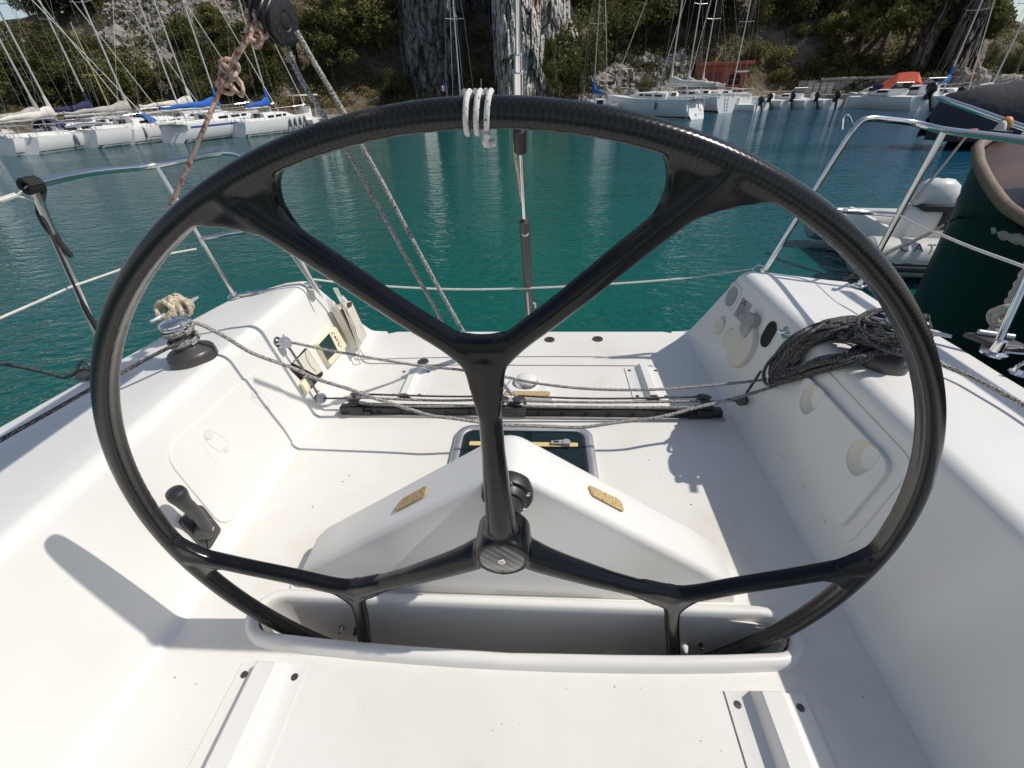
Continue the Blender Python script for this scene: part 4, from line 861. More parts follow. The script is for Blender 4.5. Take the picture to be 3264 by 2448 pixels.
# ================================================================ water
def water_mat():
    m, n, l, b = new_mat('harbour_water')
    tc = n.new('ShaderNodeTexCoord')
    t0 = n.new('ShaderNodeTexNoise'); t0.inputs['Scale'].default_value = .05; t0.inputs['Detail'].default_value = 3
    r = ramp(n, [(.35, (.002, .080, .072)), (.55, (.0015, .108, .082)), (.7, (.002, .080, .112))]); l.new(tc.outputs['Object'], t0.inputs['Vector']); l.new(t0.outputs['Fac'], r.inputs[0]); sx = n.new('ShaderNodeSeparateXYZ'); l.new(tc.outputs['Object'], sx.inputs[0])      # reflected sky and hillside put into the colour, besides depth: teal middle, bluer sides
    mr = n.new('ShaderNodeMapRange'); mr.inputs[1].default_value = -14; mr.inputs[2].default_value = 14; l.new(sx.outputs['X'], mr.inputs[0])
    rx_ = ramp(n, [(.0, (.018, .058, .085)), (.3, (.005, .074, .074)), (.52, (.002, .104, .078)), (.7, (.004, .074, .108)), (1, (.010, .062, .15))]); l.new(mr.outputs[0], rx_.inputs[0])
    mxw = n.new('ShaderNodeMix'); mxw.data_type = 'RGBA'; mxw.inputs[0].default_value = .68; l.new(r.outputs[0], mxw.inputs[6]); l.new(rx_.outputs[0], mxw.inputs[7]); l.new(mxw.outputs[2], b.inputs['Base Color'])
    b.inputs['Roughness'].default_value = .05; b.inputs['IOR'].default_value = 1.33; b.inputs['Specular IOR Level'].default_value = .34
    mp = n.new('ShaderNodeMapping'); mp.inputs['Scale'].default_value = (1, 1.9, 1); mp.inputs['Rotation'].default_value = (0, 0, .35); l.new(tc.outputs['Object'], mp.inputs[0])
    def nz(sc, det, dist):
        t = n.new('ShaderNodeTexNoise'); t.inputs['Scale'].default_value = sc; t.inputs['Detail'].default_value = det; t.inputs['Distortion'].default_value = dist; l.new(mp.outputs[0], t.inputs['Vector']); return t.outputs['Fac']
    b1 = n.new('ShaderNodeBump'); b1.inputs['Strength'].default_value = .6; b1.inputs['Distance'].default_value = .12; l.new(nz(1.5, 3, .6), b1.inputs['Height'])
    b2 = n.new('ShaderNodeBump'); b2.inputs['Strength'].default_value = .9; b2.inputs['Distance'].default_value = .055; l.new(nz(5.5, 3, .4), b2.inputs['Height']); l.new(b1.outputs[0], b2.inputs['Normal'])
    tp = n.new('ShaderNodeTexNoise'); tp.inputs['Scale'].default_value = .16; tp.inputs['Detail'].default_value = 2; l.new(mp.outputs[0], tp.inputs['Vector'])   # calmer and livelier patches
    for bb, lo, hi in ((b1, .15, .85), (b2, .3, 1.0)):
        mr2 = n.new('ShaderNodeMapRange'); mr2.inputs[1].default_value = .35; mr2.inputs[2].default_value = .65; mr2.inputs[3].default_value = lo; mr2.inputs[4].default_value = hi; l.new(tp.outputs['Fac'], mr2.inputs[0]); l.new(mr2.outputs[0], bb.inputs['Strength'])
    l.new(b2.outputs[0], b.inputs['Normal'])
    return m
mb = MB(); mb.add([(-300, -150, WATER), (300, -150, WATER), (300, 400, WATER), (-300, 400, WATER)], [(0, 1, 2, 3)])
wsolo('water', mb, water_mat(), kind='structure')

# ================================================================ hillside
def hzn(px): return 272-.0332*(px-1632)
def AZ(px): return pxaz(px, hzn(px)-60)
def elev(px, py): d = rayw(px, py); return math.atan2(d[2], math.hypot(d[0], d[1]))
_px = [-900, 0, 300, 700, 1000, 1300, 1600, 1850, 2200, 2500, 2800, 3100, 3264, 3700, 4600]
_rs = [40, 41.5, 42, 44, 45, 46, 46, 44, 48, 52.5, 53, 53, 54, 58, 60]
_rt = [78, 78, 78, 84, 84, 84, 84, 84, 86, 88, 90, 95, 150, 170, 180]
_ry = [20, 55, 20, -420, -520, -560, -600, -600, -520, -460, -330, -60, 100, 110, 120]     # skyline height in the frame
_az = [AZ(p) for p in _px]
_ry = [125, 118, 70, -420, -520, -560, -600, -600, -520, -460, -330, 55, 112, 112, 120]
_el = [elev(p, y) for p, y in zip(_px, _ry)]
def Rs(a): return float(np.interp(a, _az, _rs))
def terrain(a, r):
    rs, rt = Rs(a), float(np.interp(a, _az, _rt)); top = CAMZ+math.tan(float(np.interp(a, _az, _el)))*rt
    if r < rs: return WATER-.9*min((rs-r)/1.5, 1)
    bank = WATER+.9*min((r-rs)/.5, 1)+.06*(r-rs)
    t = max(0, r-rs-2.2)/(rt-rs-2.2)
    if t <= 1: h = bank+(top-bank)*(t**1.08)
    else: h = top-(t-1)*8
    x, y = r*math.sin(a), r*math.cos(a); k = min(t*5, 1)
    h += k*(1.5*noise.fractal(Vector((x*.11, y*.11, 1.7)), 1.0, 2.0, 5)+.5*abs(noise.noise(Vector((x*.45, y*.45, 4)))))
    if t > .9: h = min(h, top+.6)
    return h
NA, NR = 330, 96
a0, a1 = AZ(-900), AZ(4600); rows = []
for i in range(NA+1):
    a = a0+(a1-a0)*i/NA; rs = Rs(a); rt = float(np.interp(a, _az, _rt)); row = []
    for k in range(NR+1):
        f = k/NR; r = rs-2+(rt+40-rs+2)*f**1.6; row.append((r*math.sin(a), r*math.cos(a), terrain(a, r)))
    rows.append(row)
def hill_mat():
    m, n, l, b = new_mat('limestone_hillside'); b.inputs['Roughness'].default_value = .9; b.inputs['Specular IOR Level'].default_value = .2
    tc = n.new('ShaderNodeTexCoord'); g = n.new('ShaderNodeNewGeometry')
    t = n.new('ShaderNodeTexNoise'); t.inputs['Scale'].default_value = .16; t.inputs['Detail'].default_value = 9; t.inputs['Roughness'].default_value = .68; l.new(tc.outputs['Object'], t.inputs['Vector'])
    r = ramp(n, [(.34, (.065, .055, .026)), (.44, (.115, .095, .052)), (.52, (.18, .15, .11)), (.60, (.25, .22, .185)), (.72, (.33, .305, .275))]); l.new(t.outputs['Fac'], r.inputs[0])
    t2 = n.new('ShaderNodeTexVoronoi'); t2.inputs['Scale'].default_value = 2.2; l.new(tc.outputs['Object'], t2.inputs['Vector'])
    r2 = ramp(n, [(.0, (1.15, 1.12, 1.08)), (.55, (.85, .83, .8)), (.85, (.5, .48, .45))]); l.new(t2.outputs['Distance'], r2.inputs[0])
    mx = n.new('ShaderNodeMix'); mx.data_type = 'RGBA'; mx.blend_type = 'MULTIPLY'; mx.inputs[0].default_value = .8; l.new(r.outputs[0], mx.inputs[6]); l.new(r2.outputs[0], mx.inputs[7]); l.new(mx.outputs[2], b.inputs['Base Color'])
    t3 = n.new('ShaderNodeTexNoise'); t3.inputs['Scale'].default_value = 3.2; t3.inputs['Detail'].default_value = 6; l.new(tc.outputs['Object'], t3.inputs['Vector'])
    bu = n.new('ShaderNodeBump'); bu.inputs['Strength'].default_value = 1; bu.inputs['Distance'].default_value = .35; l.new(t3.outputs['Fac'], bu.inputs['Height']); l.new(bu.outputs[0], b.inputs['Normal'])
    return m
M['hill'] = hill_mat()
mb = MB(); mb.grid(rows); wsolo('hillside', mb, M['hill'], kind='structure', angle=180)
def ground(px, r): a = AZ(px); return np.array([r*math.sin(a), r*math.cos(a), terrain(a, r)])
def rock_mat(name, base, streak=1.0):
    m, n, l, b = new_mat(name); b.inputs['Roughness'].default_value = .92; b.inputs['Specular IOR Level'].default_value = .2
    tc = n.new('ShaderNodeTexCoord'); mp = n.new('ShaderNodeMapping'); mp.inputs['Scale'].default_value = (1, 1, .62); l.new(tc.outputs['Object'], mp.inputs[0])
    t = n.new('ShaderNodeTexNoise'); t.inputs['Scale'].default_value = 2.0; t.inputs['Detail'].default_value = 9; t.inputs['Roughness'].default_value = .7; l.new(mp.outputs[0], t.inputs['Vector'])
    c = np.array(base); r = ramp(n, [(.33, tuple(c*.30)), (.42, tuple(c*.68)), (.48, tuple(c*.98)), (.62, tuple(np.minimum(c*1.28, .62)))]); l.new(t.outputs['Fac'], r.inputs[0])
    t4 = n.new('ShaderNodeTexNoise'); t4.inputs['Scale'].default_value = .45; t4.inputs['Detail'].default_value = 4; l.new(tc.outputs['Object'], t4.inputs['Vector'])
    r4 = ramp(n, [(.60, (1, 1, 1)), (.70, (1.0, .72, .55))]); l.new(t4.outputs['Fac'], r4.inputs[0])
    mx = n.new('ShaderNodeMix'); mx.data_type = 'RGBA'; mx.blend_type = 'MULTIPLY'; mx.inputs[0].default_value = 1; l.new(r.outputs[0], mx.inputs[6]); l.new(r4.outputs[0], mx.inputs[7]); l.new(mx.outputs[2], b.inputs['Base Color'])
    t3 = n.new('ShaderNodeTexNoise'); t3.inputs['Scale'].default_value = 5; t3.inputs['Detail'].default_value = 7; l.new(mp.outputs[0], t3.inputs['Vector'])
    bu = n.new('ShaderNodeBump'); bu.inputs['Strength'].default_value = .7; bu.inputs['Distance'].default_value = .10; l.new(t3.outputs['Fac'], bu.inputs['Height']); l.new(bu.outputs[0], b.inputs['Normal'])
    return m
M['cliff'] = rock_mat('white_limestone', (.50, .48, .45)); M['cliffdk'] = rock_mat('shaded_limestone', (.24, .23, .225)); M['boulder'] = rock_mat('limestone_boulder', (.31, .285, .25))  # the dark copy serves the left rock, its shade put into the colour
def cliff(name, px0, px1, prof, top, m, nu=130, nv=90, rough=1.0, seed=0):
    "rock face: prof gives distance of the face for each frame column at its foot; leans back with height"
    rows = []
    for j in range(nv+1):
        row = []; hz = WATER-.5+(top+.75)*(j/nv)
        for i in range(nu+1):
            px = px0+(px1-px0)*i/nu; a = AZ(px); D = float(np.interp(px, [p[0] for p in prof], [p[1] for p in prof])); hmax = float(np.interp(px, [p[0] for p in prof], [p[2] for p in prof]))
            x, y = D*math.sin(a), D*math.cos(a)
            def blk(k, kz, off):                             # broken blocks with cracks between them
                dd, pp = noise.voronoi(Vector((x*k+seed+off, y*k, hz*kz+.35*noise.noise(Vector((x, y, hz))))))
                return noise.cell(pp[0]*7.31), min(dd[1]-dd[0], .16)/.16
            c1, e1 = blk(.75, .26, 0); c2, e2 = blk(1.9, .75, 5); c3, e3 = blk(4.6, 2.2, 9)
            n1 = noise.fractal(Vector((x*.4+seed, y*.4, hz*.22)), .9, 2.1, 4)
            q = D-rough*(.8*n1+.75*(c1-.5)+.36*(c2-.5)+.15*(c3-.5)-.42*(1-e1)-.20*(1-e2)-.07*(1-e3))+.12*hz
            if hz > hmax: q += (hz-hmax)*1.6
            row.append((q*math.sin(a), q*math.cos(a), hz-max(0, hz-hmax)*.35))
        rows.append(row)
    mb = MB(); mb.grid(rows); return wsolo(name, mb, m, kind='structure', angle=28)
cliff('cliff', 1575, 1890, [(1575, 47, 14), (1598, 42.6, 14), (1622, 41.6, 14), (1680, 43.4, 14), (1740, 45.4, 14), (1790, 47.2, 13), (1812, 47.6, 6.0), (1845, 47.0, 3.2), (1890, 49, 1.5)], 15, M['cliff'], 210, 200, 1.0, 3)
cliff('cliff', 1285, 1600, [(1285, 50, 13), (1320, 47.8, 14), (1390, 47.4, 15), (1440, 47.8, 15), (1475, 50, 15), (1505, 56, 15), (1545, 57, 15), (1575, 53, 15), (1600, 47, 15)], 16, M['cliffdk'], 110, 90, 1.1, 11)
cliff('cliff', 2905, 3150, [(2905, 58, 7), (2935, 56, 9), (2962, 56.5, 10), (2978, 59, 10), (3008, 59, 10), (3022, 56, 10), (3060, 55, 9), (3090, 56, 6), (3115, 58, 3), (3150, 60, 2)], 10.5, rock_mat('brown_rock', (.19, .155, .13)), 110, 80, .9, 23)

# limestone boulders on the slopes
def boulder_mesh(seed, sx=1):
    bm = bmesh.new(); bmesh.ops.create_icosphere(bm, subdivisions=3, radius=1)
    for v in bm.verts:
        d = 1+.45*noise.fractal(v.co*1.1+Vector((seed, 0, 0)), .9, 2.2, 4); q = v.co*d; v.co = Vector((q.x*1.1, q.y*.9, q.z*.75))
        v.co = Vector([round(c*3.2)/3.2*.55+c*.45 for c in v.co])
    me = bpy.data.meshes.new('boulder'); bm.to_mesh(me); bm.free(); me.materials.append(M['boulder']); me.polygons.foreach_set('use_smooth', [False]*len(me.polygons)); return me
BM = [boulder_mesh(s*3.7) for s in range(6)]
def boulder(px, r, s, label, grp):
    o = bpy.data.objects.new('boulder', BM[rng.integers(6)]); C.objects.link(o); g = ground(px, r); o.location = g+np.array([0, 0, s*.2]); o.rotation_euler = (rng.uniform(-.4, .4), rng.uniform(-.4, .4), rng.uniform(0, 6.28)); o.scale = (s*rng.uniform(.8, 1.3), s*rng.uniform(.8, 1.2), s*rng.uniform(.7, 1.2))
    tag(o, label, 'boulder', grp)
for k in range(30):
    px = rng.uniform(1880, 2190); boulder(px, Rs(AZ(px))+rng.uniform(.3, 6.5), rng.uniform(.35, .95), 'pale jagged limestone boulder on the bank between cliff and red hut', 'boulders between cliff and hut')
for k in range(26):
    px = rng.uniform(40, 470); boulder(px, Rs(AZ(px))+rng.uniform(7, 24), rng.uniform(.4, 1.25), 'pale limestone boulder among scrub above the left boats', 'boulders on the left slope')
for k in range(10):
    px = rng.uniform(2430, 2700); boulder(px, Rs(AZ(px))+rng.uniform(11, 22), rng.uniform(.5, 1.3), 'pale limestone boulder high on the slope above the motorboats', 'boulders above the motorboats')
for k in range(7):
    px = rng.uniform(3060, 3264); boulder(px, Rs(AZ(px))+rng.uniform(.4, 4), rng.uniform(.5, 1.1), 'pale limestone boulder on the shore at the right edge', 'boulders at the right shore')
# scree of loose stones
def scatter_rocks(n, pxr, dr, s0, s1):
    mb = MB(); P = []
    for k in range(n):
        px = rng.uniform(*pxr); r = Rs(AZ(px))+rng.uniform(*dr); g = ground(px, r); s = rng.uniform(s0, s1); A = Euler((rng.uniform(0, 6), rng.uniform(0, 6), rng.uniform(0, 6))).to_matrix()
        mb.box(g+np.array([0, 0, s*.15]), (s*rng.uniform(.6, 1.4), s*rng.uniform(.6, 1.2), s*rng.uniform(.4, .9)), np.array(A))
    return mb
mb = scatter_rocks(2600, (420, 860), (7, 30), .10, .42); mb2 = scatter_rocks(500, (1860, 2200), (.2, 7), .12, .5); mb.add(mb2.v, mb2.f)
wsolo('scree', mb, M['boulder'], kind='stuff', smooth=False)

# ================================================================ trees and scrub
def leaf_mat(name, c0, c1, c2):
    m, n, l, b = new_mat(name); b.inputs['Roughness'].default_value = .75; b.inputs['Specular IOR Level'].default_value = .25
    tc = n.new('ShaderNodeTexCoord'); oi = n.new('ShaderNodeObjectInfo'); t = n.new('ShaderNodeTexNoise'); t.inputs['Scale'].default_value = 1.1; t.inputs['Detail'].default_value = 4
    ad = n.new('ShaderNodeVectorMath'); l.new(tc.outputs['Object'], ad.inputs[0]); l.new(oi.outputs['Location'], ad.inputs[1]); l.new(ad.outputs[0], t.inputs['Vector'])
    r = ramp(n, [(.32, c0), (.5, c1), (.68, c2)]); l.new(t.outputs['Fac'], r.inputs[0])
    hs = n.new('ShaderNodeHueSaturation'); mr = n.new('ShaderNodeMapRange'); mr.inputs[3].default_value = .7; mr.inputs[4].default_value = 1.25; l.new(oi.outputs['Random'], mr.inputs[0]); l.new(mr.outputs[0], hs.inputs['Value']); l.new(r.outputs[0], hs.inputs['Color']); l.new(hs.outputs[0], b.inputs['Base Color'])
    tr = n.new('ShaderNodeBsdfTranslucent'); l.new(hs.outputs[0], tr.inputs[0]); mx = n.new('ShaderNodeMixShader'); mx.inputs[0].default_value = .3; out = n['Material Output']
    l.new(b.outputs[0], mx.inputs[1]); l.new(tr.outputs[0], mx.inputs[2]); l.new(mx.outputs[0], out.inputs[0])
    return m
M['pine'] = leaf_mat('pine_needles', (.075, .082, .024), (.14, .142, .042), (.215, .205, .068))
M['oak'] = leaf_mat('dark_evergreen_leaves', (.050, .054, .019), (.095, .098, .031), (.15, .148, .048))
M['bush'] = leaf_mat('olive_scrub_leaves', (.095, .095, .03), (.165, .155, .05), (.24, .21, .075))
M['dry'] = leaf_mat('dry_grass_scrub', (.11, .09, .03), (.19, .15, .055), (.26, .21, .085))
M['bark'] = mat('bark', (.075, .055, .042), .9, var=.35, scale=3, bump=.6, bscale=14, bdist=.03)
def leaves(mb_v, mb_f, centres, radii, per, size, flat=.75, lng=1.6):
    for c, r in zip(centres, radii):
        n = int(per*r*r); d = rng.normal(size=(n, 3)); d /= np.linalg.norm(d, axis=1)[:, None]; p = c+d*(r*rng.uniform(.55, 1.05, (n, 1)))*np.array([1, 1, flat])
        u = rng.normal(size=(n, 3)); u /= np.linalg.norm(u, axis=1)[:, None]; w = np.cross(u, d+rng.normal(size=(n, 3))*.6); w /= (np.linalg.norm(w, axis=1)[:, None]+1e-9)
        s = size*rng.uniform(.6, 1.4, (n, 1)); o = len(mb_v)//1
        tri = np.stack([p-u*s*lng*.5-w*s*.4, p+u*s*lng*.5-w*s*.25, p+w*s*.7], 1).reshape(-1, 3)
        mb_v.append(tri); mb_f.append(n)
def leaf_mesh(name, centres, radii, per, size, m, flat=.75, lng=1.6):
    V, Fn = [], []; leaves(V, Fn, centres, radii, per, size, flat, lng); V = np.concatenate(V); n = len(V)//3
    me = bpy.data.meshes.new(name); me.vertices.add(n*3); me.vertices.foreach_set('co', V.ravel()); me.loops.add(n*3); me.loops.foreach_set('vertex_index', np.arange(n*3)); me.polygons.add(n); me.polygons.foreach_set('loop_start', np.arange(n)*3)
    me.update(); me.validate(); me.materials.append(m); return me
def tree_kind(h, w, kind, m, seed):
    "crown and trunk meshes of one kind of tree, h metres tall"
    r_ = np.random.default_rng(seed); cs, rs = [], []; limbs = []
    if kind == 'pine':
        n = 22
        for k in range(n):
            z = h*(.42+.58*(k/n)**.8); rad = w*.5*(1-.75*((z/h-.45)/.55)**2 if z > h*.45 else .8); a = r_.uniform(0, 6.28); q = r_.uniform(.15, 1)**.6
            c = np.array([rad*q*math.cos(a), rad*q*math.sin(a), z*r_.uniform(.93, 1.04)]); cs.append(c); rs.append(r_.uniform(.13, .24)*w); limbs.append(c)
    else:
        n = 16
        for k in range(n):
            a = r_.uniform(0, 6.28); z = h*r_.uniform(.22, .86); q = r_.uniform(.1, 1)**.5; rad = w*.42*math.sin(math.pi*np.clip(z/h, .12, .9))**.6
            c = np.array([rad*q*math.cos(a), rad*q*math.sin(a), z]); cs.append(c); rs.append(r_.uniform(.17, .27)*w); limbs.append(c)
    crown = leaf_mesh('crown', cs, rs, 230, .17 if kind == 'pine' else .15, m, .7 if kind == 'pine' else .9, 1.9 if kind == 'pine' else 1.4)
    mb = MB(); lean = r_.normal(0, .05, 2)*h; mb.tube(smooth_path([(0, 0, -.6), (lean[0]*.2, lean[1]*.2, h*.22), (lean[0]*.6, -lean[1]*.3, h*.48), (lean[0]*.5, lean[1]*.4, h*.8)], 5), np.linspace(.035*h, .010*h, 16), 8)
    for c in limbs[::2]:
        b = np.array([lean[0]*.5, 0, c[2]*.72]); mb.tube([b, b*.5+c*.5+np.array([0, 0, .05*h]), c], [.011*h, .008*h, .004*h], 5)
    return crown, mb.mesh('trunk', M['bark'])
KIN = {'pine': [tree_kind(7, 5.0, 'pine', M['pine'], s) for s in range(4)], 'oak': [tree_kind(5, 4.6, 'oak', M['oak'], 20+s) for s in range(3)], 'bush': [tree_kind(2, 2.6, 'oak', M['bush'], 40+s) for s in range(3)]}
HT = {'pine': 7., 'oak': 5., 'bush': 2.}
NAMES = {'pine': 'pine_tree', 'oak': 'evergreen_tree', 'bush': 'shrub'}
CAT = {'pine': 'tree', 'oak': 'tree', 'bush': 'shrub'}
def plant(kind, px, d, h, label, grp=None, wk=1.0):
    cr, tr = KIN[kind][rng.integers(len(KIN[kind]))]; g = ground(px, Rs(AZ(px))+d); s = h/HT[kind]
    o = thing(NAMES[kind], label, CAT[kind], group=grp, world=g, rz=rng.uniform(0, 6.28)); o.scale = (s*wk*rng.uniform(.9, 1.15), s*wk*rng.uniform(.9, 1.15), s)
    for nm, me in (('trunk', tr), ('crown', cr)):
        c = bpy.data.objects.new(nm, me); C.objects.link(c); c.parent = o
    return o
# trees one can tell apart
plant('pine', 1175, 5.5, 6.6, 'big round-headed pine left of the grey rock face, brightest in the middle', wk=1.25)
plant('pine', 1060, 4.5, 5.2, 'olive pine just left of the big round-headed pine', wk=1.1)
plant('pine', 960, 6, 4.8, 'pine behind the two flecked mainsheet ropes', wk=1.1)
plant('oak', 1250, 2.0, 2.6, 'dark bush under the big pine at the foot of the grey rock')
plant('oak', 1515, 1.0, 3.4, 'lone dark evergreen in front of the rock cleft', wk=.75)
plant('pine', 1755, -1.2, 5.4, 'small pine clinging to the white cliff pillar', wk=.38)
plant('oak', 1850, 3, 6.0, 'tall evergreen right beside the white cliff pillar', wk=.8)
plant('oak', 1960, 6, 4.6, 'very dark evergreen above the boulders right of the pillar')
plant('oak', 2050, 8, 5.6, 'second dark evergreen above the boulders, farther up')
plant('pine', 2150, 9, 6.4, 'tall pine behind the masts left of the red hut')
plant('pine', 2260, 8.5, 8.0, 'tallest dark pine directly behind the red hut', wk=1.1)
plant('pine', 2360, 8.0, 7.4, 'dark pine behind the right end of the red hut', wk=1.05)
plant('pine', 2800, 5.5, 6.4, 'dark pine above the orange boat cover', wk=1.1)
plant('pine', 2880, 6.0, 6.0, 'dark pine just left of the cave in the right rock')
plant('pine', 2730, 7, 5.6, 'dark pine above the long pipe railing')
plant('pine', 3075, 6, 5.2, 'pine on the skyline where the right-hand sky opens', wk=.9)
plant('pine', 1990, 15, 6, 'pine high up between the pillar and the masts')
plant('bush', 2510, 3.0, 1.3, 'bright olive bush at the end of the sandy path right of hut')
plant('bush', 2060, 1.2, 1.3, 'small yellow-green bush on the boulders beside the big white boat')
for k in range(30):
    px = rng.uniform(-120, 480); plant('oak' if rng.random() < .55 else 'pine', px, rng.uniform(3.0, 9), rng.uniform(2.1, 3.6), 'olive evergreen among the trees behind the left masts', 'evergreens behind the left boats', 1.15)
for k in range(20):
    px = rng.uniform(540, 900); plant('oak' if rng.random() < .6 else 'pine', px, rng.uniform(3.0, 9), rng.uniform(2.0, 3.6), 'olive evergreen on the slope behind the blue sail covers', 'evergreens behind the blue sail covers', 1.1)
for k in range(12):
    px = rng.uniform(-150, 400); plant('oak', px, rng.uniform(10, 22), rng.uniform(1.6, 2.8), 'dark evergreen high on the left slope below the ridge', 'evergreens high on the left slope')
for k in range(9):
    px = rng.uniform(300, 560); plant('oak', px, rng.uniform(26, 36), rng.uniform(4, 6), 'dark evergreen in the shaded wood above the scree', 'evergreens above the scree', 1.2)
for k in range(14):
    px = rng.uniform(860, 1330); plant('pine', px, rng.uniform(9, 24), rng.uniform(4, 6.5), 'pine on the slope behind the big round-headed pine', 'pines behind the big pine')
for k in range(24):
    px = rng.uniform(1850, 2460); plant('oak' if rng.random() < .5 else 'pine', px, rng.uniform(9, 26), rng.uniform(3.5, 6.5), 'dark evergreen on the steep slope above the red hut', 'evergreens above the red hut')
for k in range(24):
    px = rng.uniform(2460, 3100); plant('oak' if rng.random() < .5 else 'pine', px, rng.uniform(7, 26), rng.uniform(2.6, 5.5), 'evergreen on the slope above the moored motorboats', 'evergreens above the motorboats')
for k in range(14):
    px = rng.uniform(2400, 2800); plant('bush', px, rng.uniform(3.5, 9), rng.uniform(1.0, 1.9), 'olive shrub on the bank behind the motorboats', 'shrubs behind the motorboats')
for k in range(12):
    px = rng.uniform(3120, 3330); plant('oak', px, rng.uniform(2, 14), rng.uniform(1.4, 2.4), 'dark evergreen on the low shore at the right edge', 'evergreens at the right edge')
for k in range(9):
    px = rng.choice([-60, -20, 20, 40, 200, 230, 260, 280, 300])+rng.uniform(-8, 8); plant('oak', px, rng.uniform(32, 35), rng.uniform(1.5, 2.8), 'small evergreen along the left skyline', 'evergreens along the left skyline')
# ground cover
def scrub(n, pxr, dr, size, m, name):
    cs, rs = [], []
    for k in range(n):
        px = rng.uniform(*pxr); d = rng.uniform(*dr); g = ground(px, Rs(AZ(px))+d)
        if noise.noise(Vector((g[0]*.22, g[1]*.22, 9))) < -.12: continue
        r = rng.uniform(*size); cs.append(g+np.array([0, 0, r*.3])); rs.append(r)
    me = leaf_mesh(name, cs, rs, 120, .13, m, .7, 1.4); o = bpy.data.objects.new(name, me); C.objects.link(o); tag(o, kind='stuff')
scrub(1500, (-250, 3450), (1.6, 34), (.35, .95), M['bush'], 'scrub')
scrub(700, (-250, 3450), (3, 34), (.45, 1.1), M['oak'], 'dark_scrub')
scrub(1100, (1850, 3100), (2, 27), (.45, 1.1), M['oak'], 'dark_scrub')
scrub(330, (820, 1330), (1.2, 7), (.25, .6), M['dry'], 'dry_grass')
scrub(200, (2380, 2900), (1.5, 7), (.25, .6), M['dry'], 'dry_grass')
# ================================================================ quay, hut
M['quay'] = rock_mat('quay_stone', (.40, .37, .32)); M['brick'] = mat('red_render', (.30, .085, .052), .85, var=.22, scale=1.2, bump=.3, bscale=9, bdist=.02); M['conc'] = mat('pale_concrete', (.42, .39, .34), .85, var=.2, scale=1.5, bump=.3, bscale=12, bdist=.02)
def arc(px0, px1, dr, n=30): return [(Rs(AZ(p))+dr, AZ(p)) for p in np.linspace(px0, px1, n)]
def wallstrip(mb, px0, px1, d0, d1, z0, z1, n=40):
    A = arc(px0, px1, d0, n); B = arc(px0, px1, d1, n); q = lambda r, a, z: (r*math.sin(a), r*math.cos(a), z)
    mb.grid([[q(*p, z0) for p in A], [q(*p, z1) for p in A], [q(*p, z1) for p in B], [q(*p, z0) for p in B]])
mb = MB(); wallstrip(mb, 1840, 3330, -1.2, .7, WATER-.8, WATER+.75); wallstrip(mb, -260, 1290, -1.0, .7, WATER-.8, WATER+.5)
wsolo('quay', mb, M['quay'], kind='structure', angle=30)
mb = MB(); wallstrip(mb, 2430, 2570, .7, 3.2, WATER+.2, WATER+1.02); wsolo('path', mb, mat('sandy_path', (.46, .35, .24), .95, var=.15, scale=2), kind='structure')
mb = MB(); wallstrip(mb, 2570, 3200, 2.0, 2.5, WATER+.3, WATER+1.75)
wsolo('stone_wall', mb, M['quay'], 'low weathered stone wall along the shore behind the motorboats', 'wall', base=(0, 0, 0), angle=30)
mb = MB(); P = [WR(p, y, Rs(AZ(p))+1.7) for p, y in ((2618, 254), (2700, 250), (2800, 247), (2872, 243))]; mb.tube(P, .11, 10); pipe = wsolo('pipe', mb, M['conc'], 'long pale pipe lying along the top of the stone wall', 'pipe')
def frame_at(px, r, z=None, turn=0):
    a = AZ(px); g = np.array([r*math.sin(a), r*math.cos(a), terrain(a, r) if z is None else z]); return g, -a+turn
def hut():
    D = Rs(AZ(2300))+2.6; g, rz = frame_at(2310, D, WATER+.75, .12)
    t = thing('boathouse', 'brick red hut with flat roof slab behind the white sailing boats', 'hut', world=g, rz=rz)
    w, d, h = 4.3, 3.0, 2.35
    mb = MB(); mb.box((-.1, d/2, h/2), (w, d, h)); part('wall', mb, M['brick'], t, bevel=.03)
    mb = MB(); mb.box((.1, d/2-.15, h+.12), (w+.5, d+.5, .24)); part('roof', mb, M['brick'], t, bevel=.03)
    mb = MB(); mb.box((-3.35, d/2+.5, .72), (2.2, d, 1.45)); part('annex', mb, M['brick'], t, bevel=.03)
    mb = MB(); mb.box((-.55, -.03, .95), (1.1, .07, 1.8)); dr_ = part('door', mb, mat('red_door', (.16, .045, .03), .7, var=.2, scale=4), t, bevel=.01)
    mb = MB(); mb.box((-.15, -.085, .95), (.05, .06, .14)); part('handle', mb, M['steel'], dr_)
    mb = MB(); mb.box((1.15, -.03, 1.25), (.9, .07, .7)); wd = part('window', mb, M['hole'], t)
    mb = MB(); mb.box((1.15, -.07, 1.25), (1.0, .03, .06)); mb.box((1.15, -.07, 1.25), (.06, .032, .8)); part('frame', mb, M['brick'], wd)
    mb = MB(); mb.prism([(1.0, -.05, 1.95), (2.05, -.05, 1.95), (2.05, -.75, 1.75), (1.0, -.75, 1.75)], (0, 0, .06)); part('awning', mb, M['greyp'], t)
hut()
for i, px in enumerate((2610, 2632, 2655, 2677)):
    g, rz = frame_at(px, Rs(AZ(px))+.2, WATER+.74); t = thing('crate', ['pale upright board leaning by the stone wall, leftmost of four', 'pale upright board leaning by the stone wall, second of four', 'pale upright board leaning by the stone wall, third of four', 'pale upright board leaning by the stone wall, rightmost of four'][i], 'board', world=g, rz=rz, group='boards on the quay')
    mb = MB(); mb.box((0, 0, .42), (.42, .12, .84)); part('panel', mb, M['conc'], t, bevel=.02); mb = MB(); mb.box((0, -.07, .5), (.40, .03, .08)); part('batten', mb, M['beige'], t)

